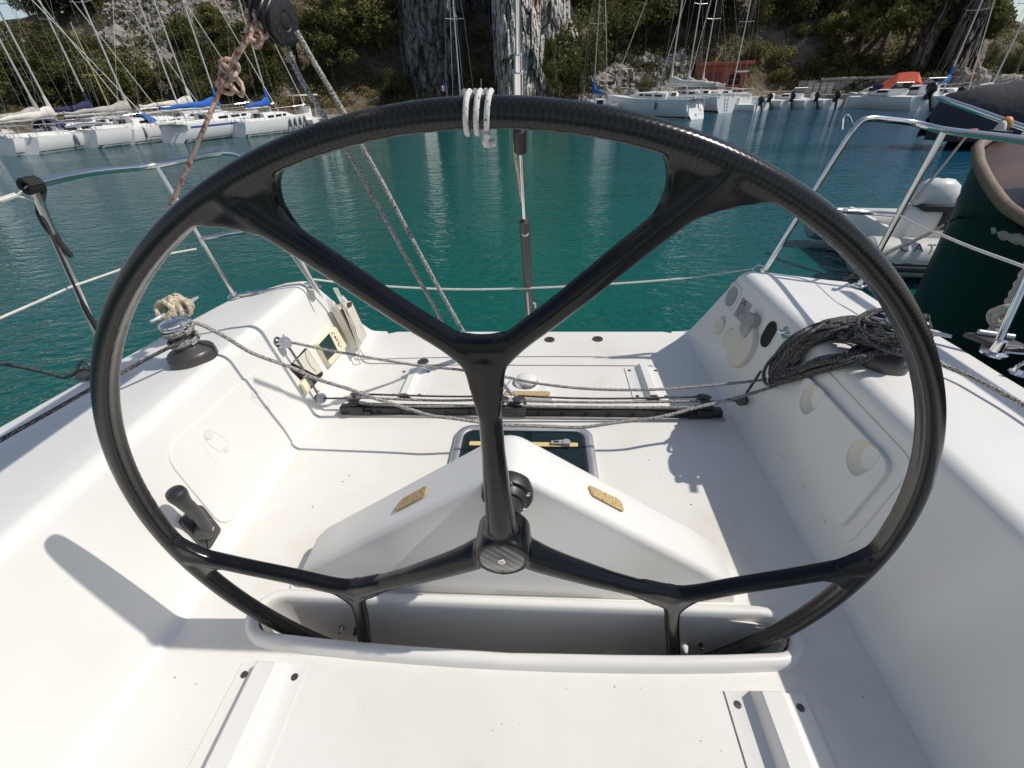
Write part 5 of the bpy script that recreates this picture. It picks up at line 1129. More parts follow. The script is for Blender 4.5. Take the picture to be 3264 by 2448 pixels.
# ================================================================ boats
M['hull'] = mat('white_hull', (.76, .755, .73), .3, var=.05, scale=1.5); M['deckw'] = mat('white_deck', (.78, .77, .74), .5, var=.06, scale=2)
M['anti'] = mat('waterline_growth', (.06, .085, .06), .7, var=.3, scale=3); M['mast'] = mat('mast_alloy', (.62, .62, .60), .4, metal=.5, var=.06, scale=2); M['oldmast'] = mat('varnished_mast', (.42, .36, .14), .5, var=.1, scale=3)
M['blue'] = mat('blue_canvas', (.012, .12, .46), .75, var=.15, scale=3, bump=.4, bscale=7, bdist=.03); M['navy'] = mat('navy_canvas', (.022, .024, .085), .8, var=.2, scale=3, bump=.3, bscale=8, bdist=.03)
M['sailc'] = mat('grey_sailcloth', (.42, .39, .34), .85, var=.2, scale=3, bump=.5, bscale=8, bdist=.03); M['sailw'] = mat('white_sailcloth', (.70, .67, .60), .8, var=.12, scale=3, bump=.5, bscale=7, bdist=.03)
M['winglass'] = mat('dark_window', (.015, .016, .02), .1); M['stripe'] = mat('blue_stripe', (.03, .06, .36), .4); M['fend'] = mat('fender_vinyl', (.10, .11, .14), .5, var=.2, scale=4); M['rigwire'] = mat('rigging_wire', (.34, .34, .34), .35, metal=.7)
M['orange'] = mat('orange_tarp', (.62, .10, .045), .8, var=.12, scale=2, bump=.5, bscale=5, bdist=.05); M['redp'] = mat('red_plastic', (.45, .05, .035), .5, var=.1, scale=4)
M['engine'] = mat('outboard_cowling', (.016, .016, .019), .35, var=.2, scale=6); M['tarp'] = mat('dark_grey_canvas', (.040, .040, .050), .85, var=.2, scale=4, bump=.5, bscale=5, bdist=.04)
def hull_rows(L, Bm, fb_, ns=16, tr=.82, rake=.35, draft=.35, bowfull=1.0):
    "rows of sections, stern to bow; x forward, origin at the stern on the waterline"
    rows = []
    for i in range(ns+1):
        s = i/ns; w = Bm/2*(tr+(1-tr)*math.sin(min(s/.45, 1)*math.pi/2)) if s < .45 else Bm/2*max(0, 1-((s-.45)/.55)**(2.1*bowfull))**.85
        sh = fb_*(1+.04*(1-s)+.28*s*s); row = []
        for k in range(9):
            t = k/8; z = -draft*(1-s**4)+(sh+draft*(1-s**4))*t; ww = w*(1-(1-t)**2.3*(.55 if s < .8 else .8)); x = L*s+rake*(t-.35)*(-1 if s < .02 else 0)*-1*-1+(.55*(t-.4) if s > .97 else 0)*fb_
            if i == 0: x = -rake*.0+rake*(t)*.6
            row.append((x, ww, z))
        rows.append(row)
    return rows
def build_hull(t, L, Bm, fb_, m=None, stripe=None, tr=.82, rake=.4, boot=True):
    R = hull_rows(L, Bm, fb_, tr=tr, rake=rake); mb = MB(); full = [[(x, -y, z) for x, y, z in r[::-1]]+r[1:] if False else [(x, y, z) for x, y, z in r[::-1]]+[(x, -y, z) for x, y, z in r[1:]] for r in R]
    mb.grid(full); mb.add(full[0], [tuple(range(len(full[0])))]); h = part('hull', mb, m or M['hull'], t, angle=50)
    mb = MB(); mb.grid([[(r[-1][0], r[-1][1]*.985, r[-1][2]-.02), (r[-1][0], 0, r[-1][2]+.03), (r[-1][0], -r[-1][1]*.985, r[-1][2]-.02)] for r in R]); part('deck', mb, M['deckw'], t)
    def onside(s, tt, sg, out=.004):
        i = s*(len(R)-1); a = int(min(i, len(R)-2)); f = i-a; p = [np.array(R[a][int(tt*8)])*(1-f)+np.array(R[a+1][int(tt*8)])*f, np.array(R[a][min(int(tt*8)+1, 8)])*(1-f)+np.array(R[a+1][min(int(tt*8)+1, 8)])*f]; g = tt*8-int(tt*8); q = p[0]*(1-g)+p[1]*g; return np.array([q[0], sg*(q[1]+out), q[2]])
    if stripe is not None:
        for sg in (-1, 1):
            mb = MB(); mb.grid([[onside(s, .84, sg), onside(s, .92, sg)] for s in np.linspace(.0, .97, 24)]); part('stripe', mb, stripe, t)
    if boot:
        for sg in (-1, 1):
            t0 = .35/(fb_+.35); mb = MB(); mb.grid([[onside(s, t0-.05, sg), onside(s, t0+.11, sg)] for s in np.linspace(.0, .95, 24)]); part('waterline_band', mb, M['anti'], t)
    return R, onside
def rig(t, L, Bm, fb_, mx, H, mm, cover, cl, genoa=True, spreaders=1, rake=0):
    dz = fb_*1.1
    mb = MB(); mb.tube([(mx, 0, dz), (mx-.0-rake*.02, 0, dz+H)], [.048, .034], 10); part('mast', mb, mm, t)
    bm_z = dz+.66; bl = cl
    mb = MB(); mb.tube([(mx-.1, 0, bm_z), (mx-bl, 0, bm_z-.05)], .045, 8); part('boom', mb, mm, t)
    if cover is not None:
        rows = []
        for s in np.linspace(0, 1, 14):
            x = mx-.02-(bl-.05)*s; hh = .34*(1-s)**1.7+.12+.03*math.sin(s*19); ww = .12*(1-s*.45)+.015*math.sin(s*23+1); cz = bm_z+.02+.03*math.sin(s*13)
            rows.append([(x, ww*math.cos(a), cz+hh*.5+hh*.55*math.sin(a)) for a in np.linspace(0, 2*math.pi, 11)[:-1]])
        mb = MB(); mb.grid(rows, True); mb.add(rows[-1], [tuple(range(10))]); mb.tube([(mx, 0, bm_z+.1), (mx-.02, 0, bm_z+.95)], [.13, .06], 9); part('sail_cover', mb, cover, t, angle=70)
    for k in range(spreaders):
        z = dz+H*(k+1)/(spreaders+1)*1.02
        for sg in (-1, 1):
            mb = MB(); mb.tube([(mx, 0, z), (mx-.06, sg*Bm*.28, z+.04)], .018, 6); part('spreader', mb, mm, t)
    tip = (mx, 0, dz+H-.1)
    for sg in (-1, 1):
        zs = dz+H*(1/(spreaders+1))*1.02 if spreaders else dz+H*.5; mb = MB(); mb.tube([(mx-.1, sg*Bm*.46, fb_*1.05), (mx-.06, sg*Bm*.28, zs+.04), tip], .0085, 5); part('shroud', mb, M['rigwire'], t)
    bow = (L+.1, 0, fb_*1.28)
    mb = MB(); mb.tube([bow, tip], .026 if genoa else .009, 7); part('furled_headsail' if genoa else 'forestay', mb, M['sailw'] if genoa else M['rigwire'], t)
    mb = MB(); mb.tube([(.1, 0, fb_), tip], .0085, 5); part('backstay', mb, M['rigwire'], t)
def fittings(t, L, Bm, fb_, R, onside, fenders, side_s, cabin=True, cock=True, dodger=None):
    if cabin:
        rows = []
        for s, w, h in ((.30, .30, .02), (.31, .31, .36), (.48, .30, .38), (.62, .24, .30), (.74, .13, .10), (.78, .10, .0)):
            z = fb_*(1.04+.26*s*s); rows.append([(L*s, w*Bm, z), (L*s, w*Bm*.9, z+h*.8), (L*s, w*Bm*.7, z+h), (L*s, -w*Bm*.7, z+h), (L*s, -w*Bm*.9, z+h*.8), (L*s, -w*Bm, z)])
        mb = MB(); mb.grid(rows); mb.add(rows[0], [tuple(range(6))]); cb = part('cabin', mb, M['deckw'], t, angle=35)
        for sg in (-1, 1):
            for s0, s1 in ((.35, .43), (.46, .54), (.56, .61)):
                f = lambda s: np.interp(s, [.31, .48, .62], [.31*.965, .30*.965, .24*.965])*Bm; z = lambda s: fb_*(1.04+.26*s*s)
                mb = MB(); mb.prism([(L*s0, sg*(f(s0)+.002), z(s0)+.10), (L*s1, sg*(f(s1)+.002), z(s1)+.10), (L*s1, sg*(f(s1)-.012), z(s1)+.22), (L*s0, sg*(f(s0)-.012), z(s0)+.22)], (0, sg*.012, 0)); part('window', mb, M['winglass'], cb)
        mb = MB(); mb.box((L*.297, 0, fb_*1.05+.16), (.03, .5, .36)); part('companionway', mb, M['winglass'], cb)
    if cock:
        for sg in (-1, 1):
            mb = MB(); mb.box((L*.155, sg*Bm*.30, fb_*1.06+.07), (L*.27, .09, .16)); part('coaming', mb, M['deckw'], t, bevel=.02)
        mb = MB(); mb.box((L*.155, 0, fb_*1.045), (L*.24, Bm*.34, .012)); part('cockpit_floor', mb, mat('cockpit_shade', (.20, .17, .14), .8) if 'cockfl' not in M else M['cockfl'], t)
    # guard rails
    for sg in (-1, 1):
        P = [onside(s, 1, sg, -.04)+np.array([0, 0, .0]) for s in (.02, .2, .4, .6, .8)]
        for p in P: m2 = MB(); m2.tube([p, p+np.array([0, 0, .5])], .012, 5); part('stanchion', m2, M['steel'], t)
        m2 = MB(); m2.tube([p+np.array([0, 0, .49]) for p in P]+[np.array([L*.97, sg*.12, fb_*1.26+.5])], .008, 5); part('guard_wire', m2, M['rigwire'], t)
    m2 = MB(); P = [onside(.02, 1, s, -.05)+np.array([0, 0, .5]) for s in (-1, 1)]; m2.tube([P[0], P[0]*.5+P[1]*.5-np.array([.06, 0, 0]), P[1]], .016, 6); part('pushpit', m2, M['steel'], t)
    m2 = MB(); m2.tube(smooth_path([np.array([L*.86, .34*Bm*.5, fb_*1.2+.5]), np.array([L+.15, 0, fb_*1.28+.52]), np.array([L*.86, -.34*Bm*.5, fb_*1.2+.5])], 5), .016, 6); m2.tube([(L+.1, 0, fb_*1.28), (L+.14, 0, fb_*1.28+.5)], .014, 5); part('pulpit', m2, M['steel'], t)
    for s in fenders:
        p = onside(s, .9, side_s, .09); m2 = MB(); m2.lathe([(.012, .33), (.02, .28), (.07, .22), (.075, -.1), (.06, -.18), (.01, -.21)], p-np.array([0, 0, .22]), (0, 0, 1), 10); m2.tube([p+np.array([0, 0, .1]), p+np.array([0, -side_s*.08, .3])], .008, 4); part('fender', m2, M['fend'], t)
    if dodger is not None:
        rows = []
        for s in (.0, .35, .7, 1):
            x = L*(.33-.09*s); hh = .42*(.55+.45*math.sin(s*math.pi*.7)); rows.append([(x, Bm*.30*math.cos(a), fb_*1.06+.25+hh*math.sin(a)) for a in np.linspace(0, math.pi, 9)])
        mb = MB(); mb.grid(rows); part('spray_hood', mb, dodger, t)
def sailboat(st, bow, label, L=None, Bm=None, fb_=.68, mast_px=None, mast_f=.58, H=9.0, mm=None, cover=None, stripe=None, fenders=(), side_s=-1, genoa=True, spreaders=1, dodger=None, tr=.82, rake=.4, boom=.40, hm=None, transom=None):
    a, b = WZ(*st), WZ(*bow); d = b-a; LL = L or float(np.hypot(d[0], d[1])); rz = math.atan2(d[1], d[0]); Bm = Bm or LL*.32
    t = thing('sailboat', label, 'sailboat', world=a, rz=rz, group='moored sailing boats')
    if mast_px:
        best = min(np.linspace(.3, .85, 56), key=lambda f: abs((lambda P: W0/2+FPX*((P-OW)@CR)/((P-OW)@CF))(a+np.array([math.cos(rz), math.sin(rz), 0])*LL*f+np.array([0, 0, fb_]))-mast_px)); mast_f = float(best)
    R, on = build_hull(t, LL, Bm, fb_, hm, stripe, tr, rake)
    rig(t, LL, Bm, fb_, LL*mast_f, H, mm or M['mast'], cover, LL*boom if boom else LL*.4, genoa, spreaders)
    fittings(t, LL, Bm, fb_, R, on, fenders, side_s, dodger=dodger)
    if transom == 'ladder':
        mb = MB()
        for y in (-.15, .15): mb.tube([(.22, y, fb_), (.06, y*.8, .08)], .014, 5)
        for k in range(4): f = .2+.22*k; mb.tube([(.22-.16*f-.02, -.15, fb_*(1-f)+.05), (.22-.16*f-.02, .15, fb_*(1-f)+.05)], .012, 5)
        part('boarding_ladder', mb, M['steel'], t)
    if transom == 'ports':
        for y in (-.22, .10): mb = MB(); mb.lathe([(.035, 0), (.03, .01)], (.10, y, .30), (-1, 0, 0), 10); part('exhaust_port', mb, M['hole'], t)
        mb = MB(); mb.lathe([(.10, 0), (.10, .008)], (.17, -.08, .50), (-1, 0, .3), 14); part('emblem', mb, M['greyp'], t)
    return t
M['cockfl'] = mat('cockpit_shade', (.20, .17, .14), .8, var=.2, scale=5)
sailboat((18, 497), (190, 478), 'white sailing boat at the left frame edge, sail furled along its boom', L=7.5, Bm=2.1, mast_px=92, H=9.0, cover=M['sailc'], fenders=(.2,))
sailboat((72, 495), (310, 461), 'white sailing boat with white sail on its boom, second from the left', L=8.2, Bm=2.3, mast_px=200, H=10, cover=M['sailw'], fenders=(.25, .36, .47, .58, .68), dodger=M['navy'])
sailboat((275, 474), (525, 443), 'white sailing boat with U-shaped open stern and grey sail cover', L=8.6, Bm=2.5, fb_=.78, mast_px=437, H=10.5, cover=M['sailc'], fenders=(.3, .45, .6), boom=.42, tr=.7)
sailboat((466, 447), (662, 427), 'white sailing boat mostly hidden behind the blue-striped one, small grey stern', L=8, Bm=2.2, fb_=.9, mast_px=630, H=10, cover=M['sailw'], fenders=(.3,))
sailboat((543, 457), (850, 419), 'white sailing boat with blue hull stripe and long bright blue sail cover', L=8.6, Bm=2.5, fb_=.82, mast_px=711, H=10.5, cover=M['blue'], stripe=M['stripe'], fenders=(.42, .5), boom=.44, rake=1.1)
sailboat((757, 438), (962, 413), 'small white sailing boat with short blue cover hanging at its mast', L=6.2, Bm=1.9, fb_=.72, mast_px=870, H=8.5, cover=M['blue'], fenders=(.55, .63, .72, .82), boom=.30, tr=.75)
sailboat((360, 452), (420, 436), 'old sailing boat with thin yellow mast behind the grey sail cover', L=6.5, Bm=2.0, mast_px=376, H=5.0, mm=M['oldmast'], genoa=False)
sailboat((-60, 500), (40, 462), 'white sailing boat with short mast half outside the left edge', L=7, Bm=2.1, mast_px=28, H=5.2, cover=M['navy'])
sailboat((395, 462), (600, 434), 'low white sailing boat squeezed between grey-covered and blue-striped ones', L=7, Bm=1.9, fb_=.7, mast_px=590, H=9, fenders=(.4, .6), dodger=M['blue'], genoa=False)
sailboat((160, 470), (400, 443), 'white sailing boat behind the second from the left, navy spray hood', L=7.6, Bm=2, fb_=.82, mast_px=318, H=9.5, cover=M['navy'], dodger=M['navy'])
sailboat((1486, 388), (1452, 372), 'sailing boat with bare mast and spreaders behind the wheel top', L=8, Bm=2.4, fb_=.9, mast_px=1470, H=10, mast_f=.55)
sailboat((1936, 378), (1868, 364), 'sailing boat with dark mast and blue cover beside the boulders', L=7.4, Bm=2.2, fb_=.68, mast_px=1890, H=9.5, mm=M['greyp'], cover=M['blue'], genoa=False)
sailboat((2232, 380), (1945, 371), 'large white sailing boat showing its broad stern, nearest in front of the hut', L=7.4, Bm=2.5, fb_=1.05, mast_px=2130, H=11, cover=M['sailw'], fenders=(.35,), side_s=1, boom=.44, transom='ports', rake=1.3)
sailboat((2314, 360), (2150, 352), 'white sailing boat with boarding ladder on its stern, behind the large one', L=8.4, Bm=2.2, fb_=1.0, mast_px=2186, H=11, cover=M['sailw'], boom=.40, transom='ladder')
sailboat((2362, 354), (2205, 344), 'white sailing boat with third sail cover in front of the red hut', L=8.2, Bm=2.2, fb_=.9, mast_px=2231, H=10, cover=M['sailw'])
sailboat((2392, 352), (2310, 340), 'white sailing boat with bare leaning mast before the hut door', L=7.6, Bm=2.1, fb_=.68, mast_px=2328, H=10, genoa=False)
sailboat((2945, 347), (3050, 333), 'white sailing boat with narrow light blue cover near the right shore', L=7.4, Bm=2.2, fb_=.68, mast_px=2988, H=9, cover=M['blue'], boom=.3)
sailboat((3095, 352), (3160, 340), 'sailing boat with thin mast at the right edge of the harbour', L=7.4, Bm=2.2, fb_=.68, mast_px=3110, H=9, genoa=False)

def outboard(t, x, y, z, s=1.0, m=None, tilt=.0):
    mb = MB(); A = np.array([[math.cos(tilt), 0, math.sin(tilt)], [0, 1, 0], [-math.sin(tilt), 0, math.cos(tilt)]]); o = np.array([x, y, z]); q = lambda p: o+A@(np.asarray(p)*s)
    rows = [[q((cx_+w*math.cos(a), w*.62*math.sin(a), zz)) for a in np.linspace(0, 6.283, 13)[:-1]] for cx_, w, zz in ((-.18, .10, .02), (-.19, .20, .06), (-.20, .23, .22), (-.19, .22, .36), (-.17, .15, .44), (-.16, .03, .46))]
    mb.grid(rows, True); mb.add(rows[0], [tuple(range(12))]); e = part('outboard_motor', mb, m or M['engine'], t, angle=60)
    mb = MB(); mb.prism([q(p) for p in ((-.10, -.05, .05), (-.24, -.05, .05), (-.22, -.04, -.62), (-.12, -.04, -.62))], A@np.array([0, .09*s, 0])); mb.box(q((-.05, 0, -.02)), (.16*s, .26*s, .20*s), A.T); part('leg', mb, m or M['engine'], e, bevel=.008)
    mb = MB(); mb.prism([q(p) for p in ((-.08, -.012, -.62), (-.30, -.012, -.60), (-.30, -.012, -.66), (-.14, -.012, -.86))], A@np.array([0, .024*s, 0])); part('skeg', mb, m or M['engine'], e)
def motorboat(st, hd, label, L=4.6, Bm=1.8, fb_=.55, kind='cuddy', m=None, engine=True, tilt=.0, hm=None, es=1.0):
    a = WZ(*st); t = thing('motorboat', label, 'motorboat', world=a, rz=hd, group='moored motorboats')
    R, on = build_hull(t, L, Bm, fb_, hm or M['hull'], None, .9, .15, False)
    z = fb_*1.05
    if kind in ('cuddy', 'cabin'):
        h = .42 if kind == 'cuddy' else .62
        rows = [[(L*s, w*Bm, z+.1*s), (L*s, w*Bm*.86, z+k*h*.85), (L*s, w*Bm*.6, z+k*h), (L*s, -w*Bm*.6, z+k*h), (L*s, -w*Bm*.86, z+k*h*.85), (L*s, -w*Bm, z+.1*s)] for s, w, k in ((.40, .40, .05), (.41, .40, 1), (.6, .36, .95), (.74, .26, .62), (.86, .15, .15))]
        mb = MB(); mb.grid(rows); mb.add(rows[0], [tuple(range(6))]); cb = part('cuddy', mb, M['deckw'], t, angle=35)
        for sg in (-1, 1):
            mb = MB(); mb.prism([(L*.43, sg*Bm*.378, z+.22*h/.42), (L*.60, sg*Bm*.345, z+.2*h/.42), (L*.60, sg*Bm*.33, z+.32*h/.42), (L*.43, sg*Bm*.36, z+.34*h/.42)], (0, sg*.02, 0)); part('window', mb, M['winglass'], cb)
        mb = MB(); mb.prism([(L*.42, .36*Bm, z+h), (L*.42, -.36*Bm, z+h), (L*.36, -.30*Bm, z+h+.34), (L*.36, .30*Bm, z+h+.34)], (.02, 0, 0)); part('windscreen', mb, M['winglass'], t)
        mb = MB(); mb.tube([(L*.42, .37*Bm, z+h), (L*.36, .31*Bm, z+h+.35), (L*.36, -.31*Bm, z+h+.35), (L*.42, -.37*Bm, z+h)], .022, 6); part('windscreen_frame', mb, M['alloy'], t)
    if kind == 'ttop':
        for x in (.35, .6):
            for sg in (-1, 1): mb = MB(); mb.tube([(L*x, sg*.45, z), (L*x, sg*.40, z+1.35)], .022, 6); part('post', mb, M['steel'], t)
        mb = MB(); mb.box((L*.475, 0, z+1.39), (L*.42, 1.25, .08)); part('roof', mb, M['deckw'], t, bevel=.02)
        mb = MB(); mb.box((L*.48, 0, z+.35), (.5, .6, .8)); part('console', mb, M['deckw'], t, bevel=.04)
        mb = MB(); mb.prism([(L*.53, .28, z+.75), (L*.53, -.28, z+.75), (L*.50, -.25, z+1.05), (L*.50, .25, z+1.05)], (.02, 0, 0)); part('windscreen', mb, M['winglass'], t)
    if kind == 'canopy':
        rows = [[(L*s, Bm*.42*math.cos(q), z+.15+(hh)*math.sin(q)**.7) for q in np.linspace(0, math.pi, 11)] for s, hh in ((.12, .25), (.25, .62), (.5, .75), (.68, .6), (.78, .2))]
        mb = MB(); mb.grid(rows); part('canopy', mb, M['navy'], t)
        mb = MB(); mb.tube([(L*.3, -.5, z+1.0), (L*.3, .9, z+1.12)], .035, 6); mb.box((L*.3, .3, z+1.08), (.18, .3, .10)); part('radar_arch', mb, M['steel'], t)
        mb = MB(); mb.tube([(L*.5, -.55, z+.5), (L*.5, -.6, z+1.8)], .012, 5); part('aerial', mb, M['deckw'], t)
        mb = MB(); mb.box((L*.5, -.55, z+.84), (.5, .45, .16)); part('hard_top', mb, M['deckw'], t, bevel=.03)
    if kind == 'tent':
        rows = [[(L*s, Bm*.46, z), (L*s, Bm*.30*k2, z+hh*.6), (L*s, 0, z+hh), (L*s, -Bm*.30*k2, z+hh*.6), (L*s, -Bm*.46, z)] for s, hh, k2 in ((.22, .08, 1.3), (.36, .85, 1), (.48, 1.35, 1), (.60, 1.4, .95), (.70, 1.36, 1), (.80, .5, 1.2), (.84, .1, 1.3))]
        mb = MB(); mb.grid(rows); part('tent_cover', mb, M['orange'], t, angle=20)
        mb = MB(); mb.box((L*.30, -.2, z+.45), (.55, .5, .55)); part('blue_cover', mb, M['navy'], t, bevel=.04)
    if kind == 'cover':
        rows = [[(L*s, Bm*.45, z), (L*s, Bm*.35, z+hh), (L*s, 0, z+hh*1.15), (L*s, -Bm*.35, z+hh), (L*s, -Bm*.45, z)] for s, hh in ((.1, .1), (.15, .42), (.5, .5), (.8, .38), (.88, .05))]
        mb = MB(); mb.grid(rows); part('boat_cover', mb, M['sailc'], t, angle=25)
    if kind == 'open':
        for s in (.3, .55): mb = MB(); mb.box((L*s, 0, z-.02), (.28, Bm*.8, .05)); part('thwart', mb, M['beige'], t)
        mb = MB(); mb.box((L*.42, .1, z+.18), (.4, .4, .5)); part('console', mb, M['deckw'], t, bevel=.04)
    mb = MB(); mb.tube(smooth_path([R[i][-1] for i in range(6, 17)]+[(R[i][-1][0], -R[i][-1][1], R[i][-1][2]) for i in range(15, 5, -1)], 2), .03, 6); part('rubbing_strake', mb, M['greyp'], t)
    if engine: outboard(t, -.02, 0, fb_+.02, es, m, tilt)
    return t
HD = lambda px, off=0: math.pi/2-AZ(px)+off
motorboat((1040, 410), HD(1040, .5), 'white motorboat with a T-top roof on posts beside the ropes', kind='ttop', L=5, tilt=.4)
motorboat((1372, 392), HD(1372, .9), 'small boat under a pale grey cover just above the wheel rim', kind='cover', L=4.6, engine=False)
motorboat((1545, 392), HD(1545, .25), 'motorboat with navy blue canopy behind the white cord on the wheel', kind='canopy', L=5.6, Bm=2.3, fb_=.75)
motorboat((2440, 349), HD(2440, 1.0), 'open white motorboat next to the masts, its black outboard raised', kind='open', L=4.6, tilt=.35)
motorboat((2412, 354), HD(2412, 1.3), 'low white dinghy beside the bare leaning mast', kind='open', L=3.6, Bm=1.5, fb_=.42, tilt=.3)
motorboat((2512, 347), HD(2512, .75), 'white motorboat with black outboard below the sandy path', kind='open', L=4.8, tilt=.25)
motorboat((2590, 347), HD(2590, .7), 'white cuddy motorboat with black outboard, in front of the boards', kind='cuddy', L=5.0, tilt=.45)
motorboat((2650, 347), HD(2662, .7), 'white motorboat with black outboard just left of the orange cover', kind='open', L=4.8, tilt=.25, es=1.15)
motorboat((2690, 345), HD(2690, -1.45), 'white wooden boat under an orange-red tent cover', kind='tent', L=5.4, Bm=2.0, fb_=.72, engine=False)
motorboat((2900, 343), HD(2900, .9), 'white cabin motorboat right of the orange cover', kind='cabin', L=5.2, Bm=2.1, fb_=.7, tilt=.3)
motorboat((2935, 352), HD(2935, .8), 'white motorboat with large dark outboard right of the cabin boat', kind='cuddy', L=5.4, Bm=2.2, fb_=.75, tilt=.5, es=1.5)
motorboat((3030, 350), HD(3030, .8), 'white cabin motorboat near the boulders at the right', kind='cabin', L=5.2, Bm=2.1, fb_=.75, tilt=.3)
# small orange dinghy between two left boats
a = WZ(222, 468); t = thing('dinghy', 'tiny orange-red dinghy between the two leftmost hulls', 'dinghy', world=a, rz=HD(222, .4))
mb = MB(); mb.tube(smooth_path([(0, .32, .12), (.9, .34, .14), (1.35, .0, .2), (.9, -.34, .14), (0, -.32, .12)], 5), .13, 8); part('tube', mb, M['orange'], t); mb = MB(); mb.box((.5, 0, .03), (1.0, .5, .05)); part('floor', mb, M['redp'], t); mb = MB(); mb.box((.02, 0, .16), (.04, .5, .22)); part('transom', mb, M['redp'], t)
# flag
g = WR(1427, 312, 38.0); t = thing('flag', 'small blue white and red flag on a staff by the bare mast', 'flag', world=g, rz=HD(1427, -math.pi/2))
mb = MB(); mb.tube([(0, 0, -.6), (0, 0, .75)], .012, 5); part('staff', mb, M['steel'], t)
for k, mm_ in enumerate((M['stripe'], M['sailw'], M['redp'])):
    mb = MB(); mb.grid([[(-.02-.15*(k+f), .03*math.sin(5*(k+f)), z) for f in (0, .5, 1)] for z in (.74, .42)]); part('stripe', mb, mm_, t)

# ================================================================ neighbours on the right: wooden boat, inflatable
M['wood'] = mat('varnished_wood', (.075, .034, .016), .4, var=.35, scale=9, coat=.1); M['woodrail'] = mat('weathered_rail', (.22, .16, .11), .6, var=.2, scale=20); M['greenhull'] = mat('dark_green_hull', (.0025, .007, .006), .4, var=.3, scale=3, spec=.25)
nb = thing('wooden_boat', 'traditional wooden boat with varnished rail and dark green bow alongside on the right', 'wooden boat', (3.3, 2, WATER))
ry = [3.62, 3.5, 3.35, 3.19, 2.87, 2.57, 1.9, 1.0, -.5, -2.2]; rx = [3.16, 3.02, 2.92, 2.83, 2.71, 2.63, 2.52, 2.44, 2.40, 2.42]; rz_ = [1.50, 1.47, 1.44, 1.40, 1.31, 1.25, 1.20, 1.15, 1.10, 1.12]
XC = 3.24; rows = []
for y, x, z in zip(ry, rx, rz_):
    w = XC-x; r = []
    for t_ in (0, .15, .35, .55, .75, .9, 1): zz = WATER-.35+(z-.06-WATER+.35)*t_; r.append((XC-w*(.35+.65*t_**.6), y-(1-t_)*.10*(1 if y > 3.4 else 0), zz))
    rows.append(r+[(2*XC-p[0], p[1], p[2]) for p in r[::-1]])
mb = MB(); mb.grid(rows); mb.add(rows[0], [tuple(range(14))]); part('hull', mb, M['greenhull'], nb, angle=50)
mb = MB(); P = [(x-.015, y, z) for x, y, z in zip(rx, ry, rz_)]; mb.tube(smooth_path(P, 4), .032, 10); part('rail', mb, M['woodrail'], nb)
mb = MB(); mb.tube(smooth_path([(2*XC-p[0], p[1], p[2]) for p in P], 4), .042, 10); part('rail', mb, M['woodrail'], nb)
mb = MB(); mb.grid([[(x+.03, y, z-.02), (XC, y, z+.03), (2*XC-x-.03, y, z-.02)] for x, y, z in zip(rx, ry, rz_)]); part('deck', mb, M['wood'], nb)
mb = MB(); mb.grid([[(x+.12, y-.25, z-.0), (x+.16, y-.25, z+.22), (XC, y-.25, z+.30), (2*XC-x-.16, y-.25, z+.22)] for x, y, z in zip(rx[3:], ry[3:], rz_[3:])]); part('coach_roof', mb, M['wood'], nb)
mb = MB(); mb.prism([(XC-.03, 3.60, WATER-.2), (XC+.03, 3.60, WATER-.2), (XC+.03, 3.72, 1.55), (XC-.03, 3.72, 1.55)], (0, -.12, 0)); part('stem', mb, M['wood'], nb)
mb = MB(); mb.tube([(2.60, 2.05, 2.42), (2.58, .4, 2.40), (2.55, -1.6, 2.38)], [.03, .042, .045], 12); part('shadow_spar', mb, M['wood'], nb)  # unseen spar, added to cast the band of shade on our right deck
q = BY(3085, 428, 3.62); mb = MB(); mb.lathe([(.01, -.05), (.026, -.035), (.032, 0), (.024, .03), (.008, .05)], q, (.6, -.3, .45), 14); part('float', mb, M['redp'], nb)
rope([q, BY(2980, 560, 3.0), BY(2870, 690, 2.35), RB*.5+RBt*.5+np.array([0, .02, 0])], .008, M['ropedk'], 'mooring_line', 'dark line from the red float of the wooden boat to our right rail', 4)
rope([(3.2, 3.55, 1.05), BY(2960, 745, 2.6), BY(2860, 790, 2.2), BY(2770, 840, 2.02), BY(2690, 895, 2.05)], .008, M['ropedk'], 'mooring_line', 'dark line from the dark green bow down across to our right deck', 4)
for k in range(2): rope([(3.13+.03*k, 3.6, 1.42), BY(3102-28*k+14, 560, 3.75), BY(3075-30*k+14, 690, 3.9)], .006, M['navy'], 'bow_line', ('left' if k else 'right')+'-hand of two thin blue lines hanging from the wooden bow', 4, cat='line')
mb = MB(); P = smooth_path([np.array([2.90, 3.15, 1.27]), np.array([2.80, 2.95, 1.17]), np.array([2.70, 2.70, 1.13]), np.array([2.62, 2.45, 1.15]), np.array([2.56, 2.15, 1.14])], 7)
mb.tube(P, [.030+.006*math.sin(i*2.1) for i in range(len(P))], 9)
solo('rope_fender', mb, M['shag'], 'thick pale rope swagged along under the wooden rail', 'fender', angle=80)
mb = MB(); P = smooth_path([BX(3300, 800, 1.86), BX(3262, 880, 1.84), BX(3225, 950, 1.82), BX(3195, 1005, 1.80), BX(3160, 1062, 1.78), BX(3140, 1110, 1.76)], 8)
mb.tube(P, [.014+.003*math.sin(i*1.9) for i in range(len(P))], 9)
kc = BX(3185, 1000, 1.79)
for k in range(4): mb.tube([kc+np.array([.024*math.cos(t), .02*math.sin(t+k), .022*math.sin(t)+.011*(k-1.5)]) for t in np.linspace(0, 6.28, 14)], .011, 8)
solo('fender_rope', mb, M['shag'], 'thick pale laid rope with a knot hanging by the right stanchion', 'rope', angle=80)
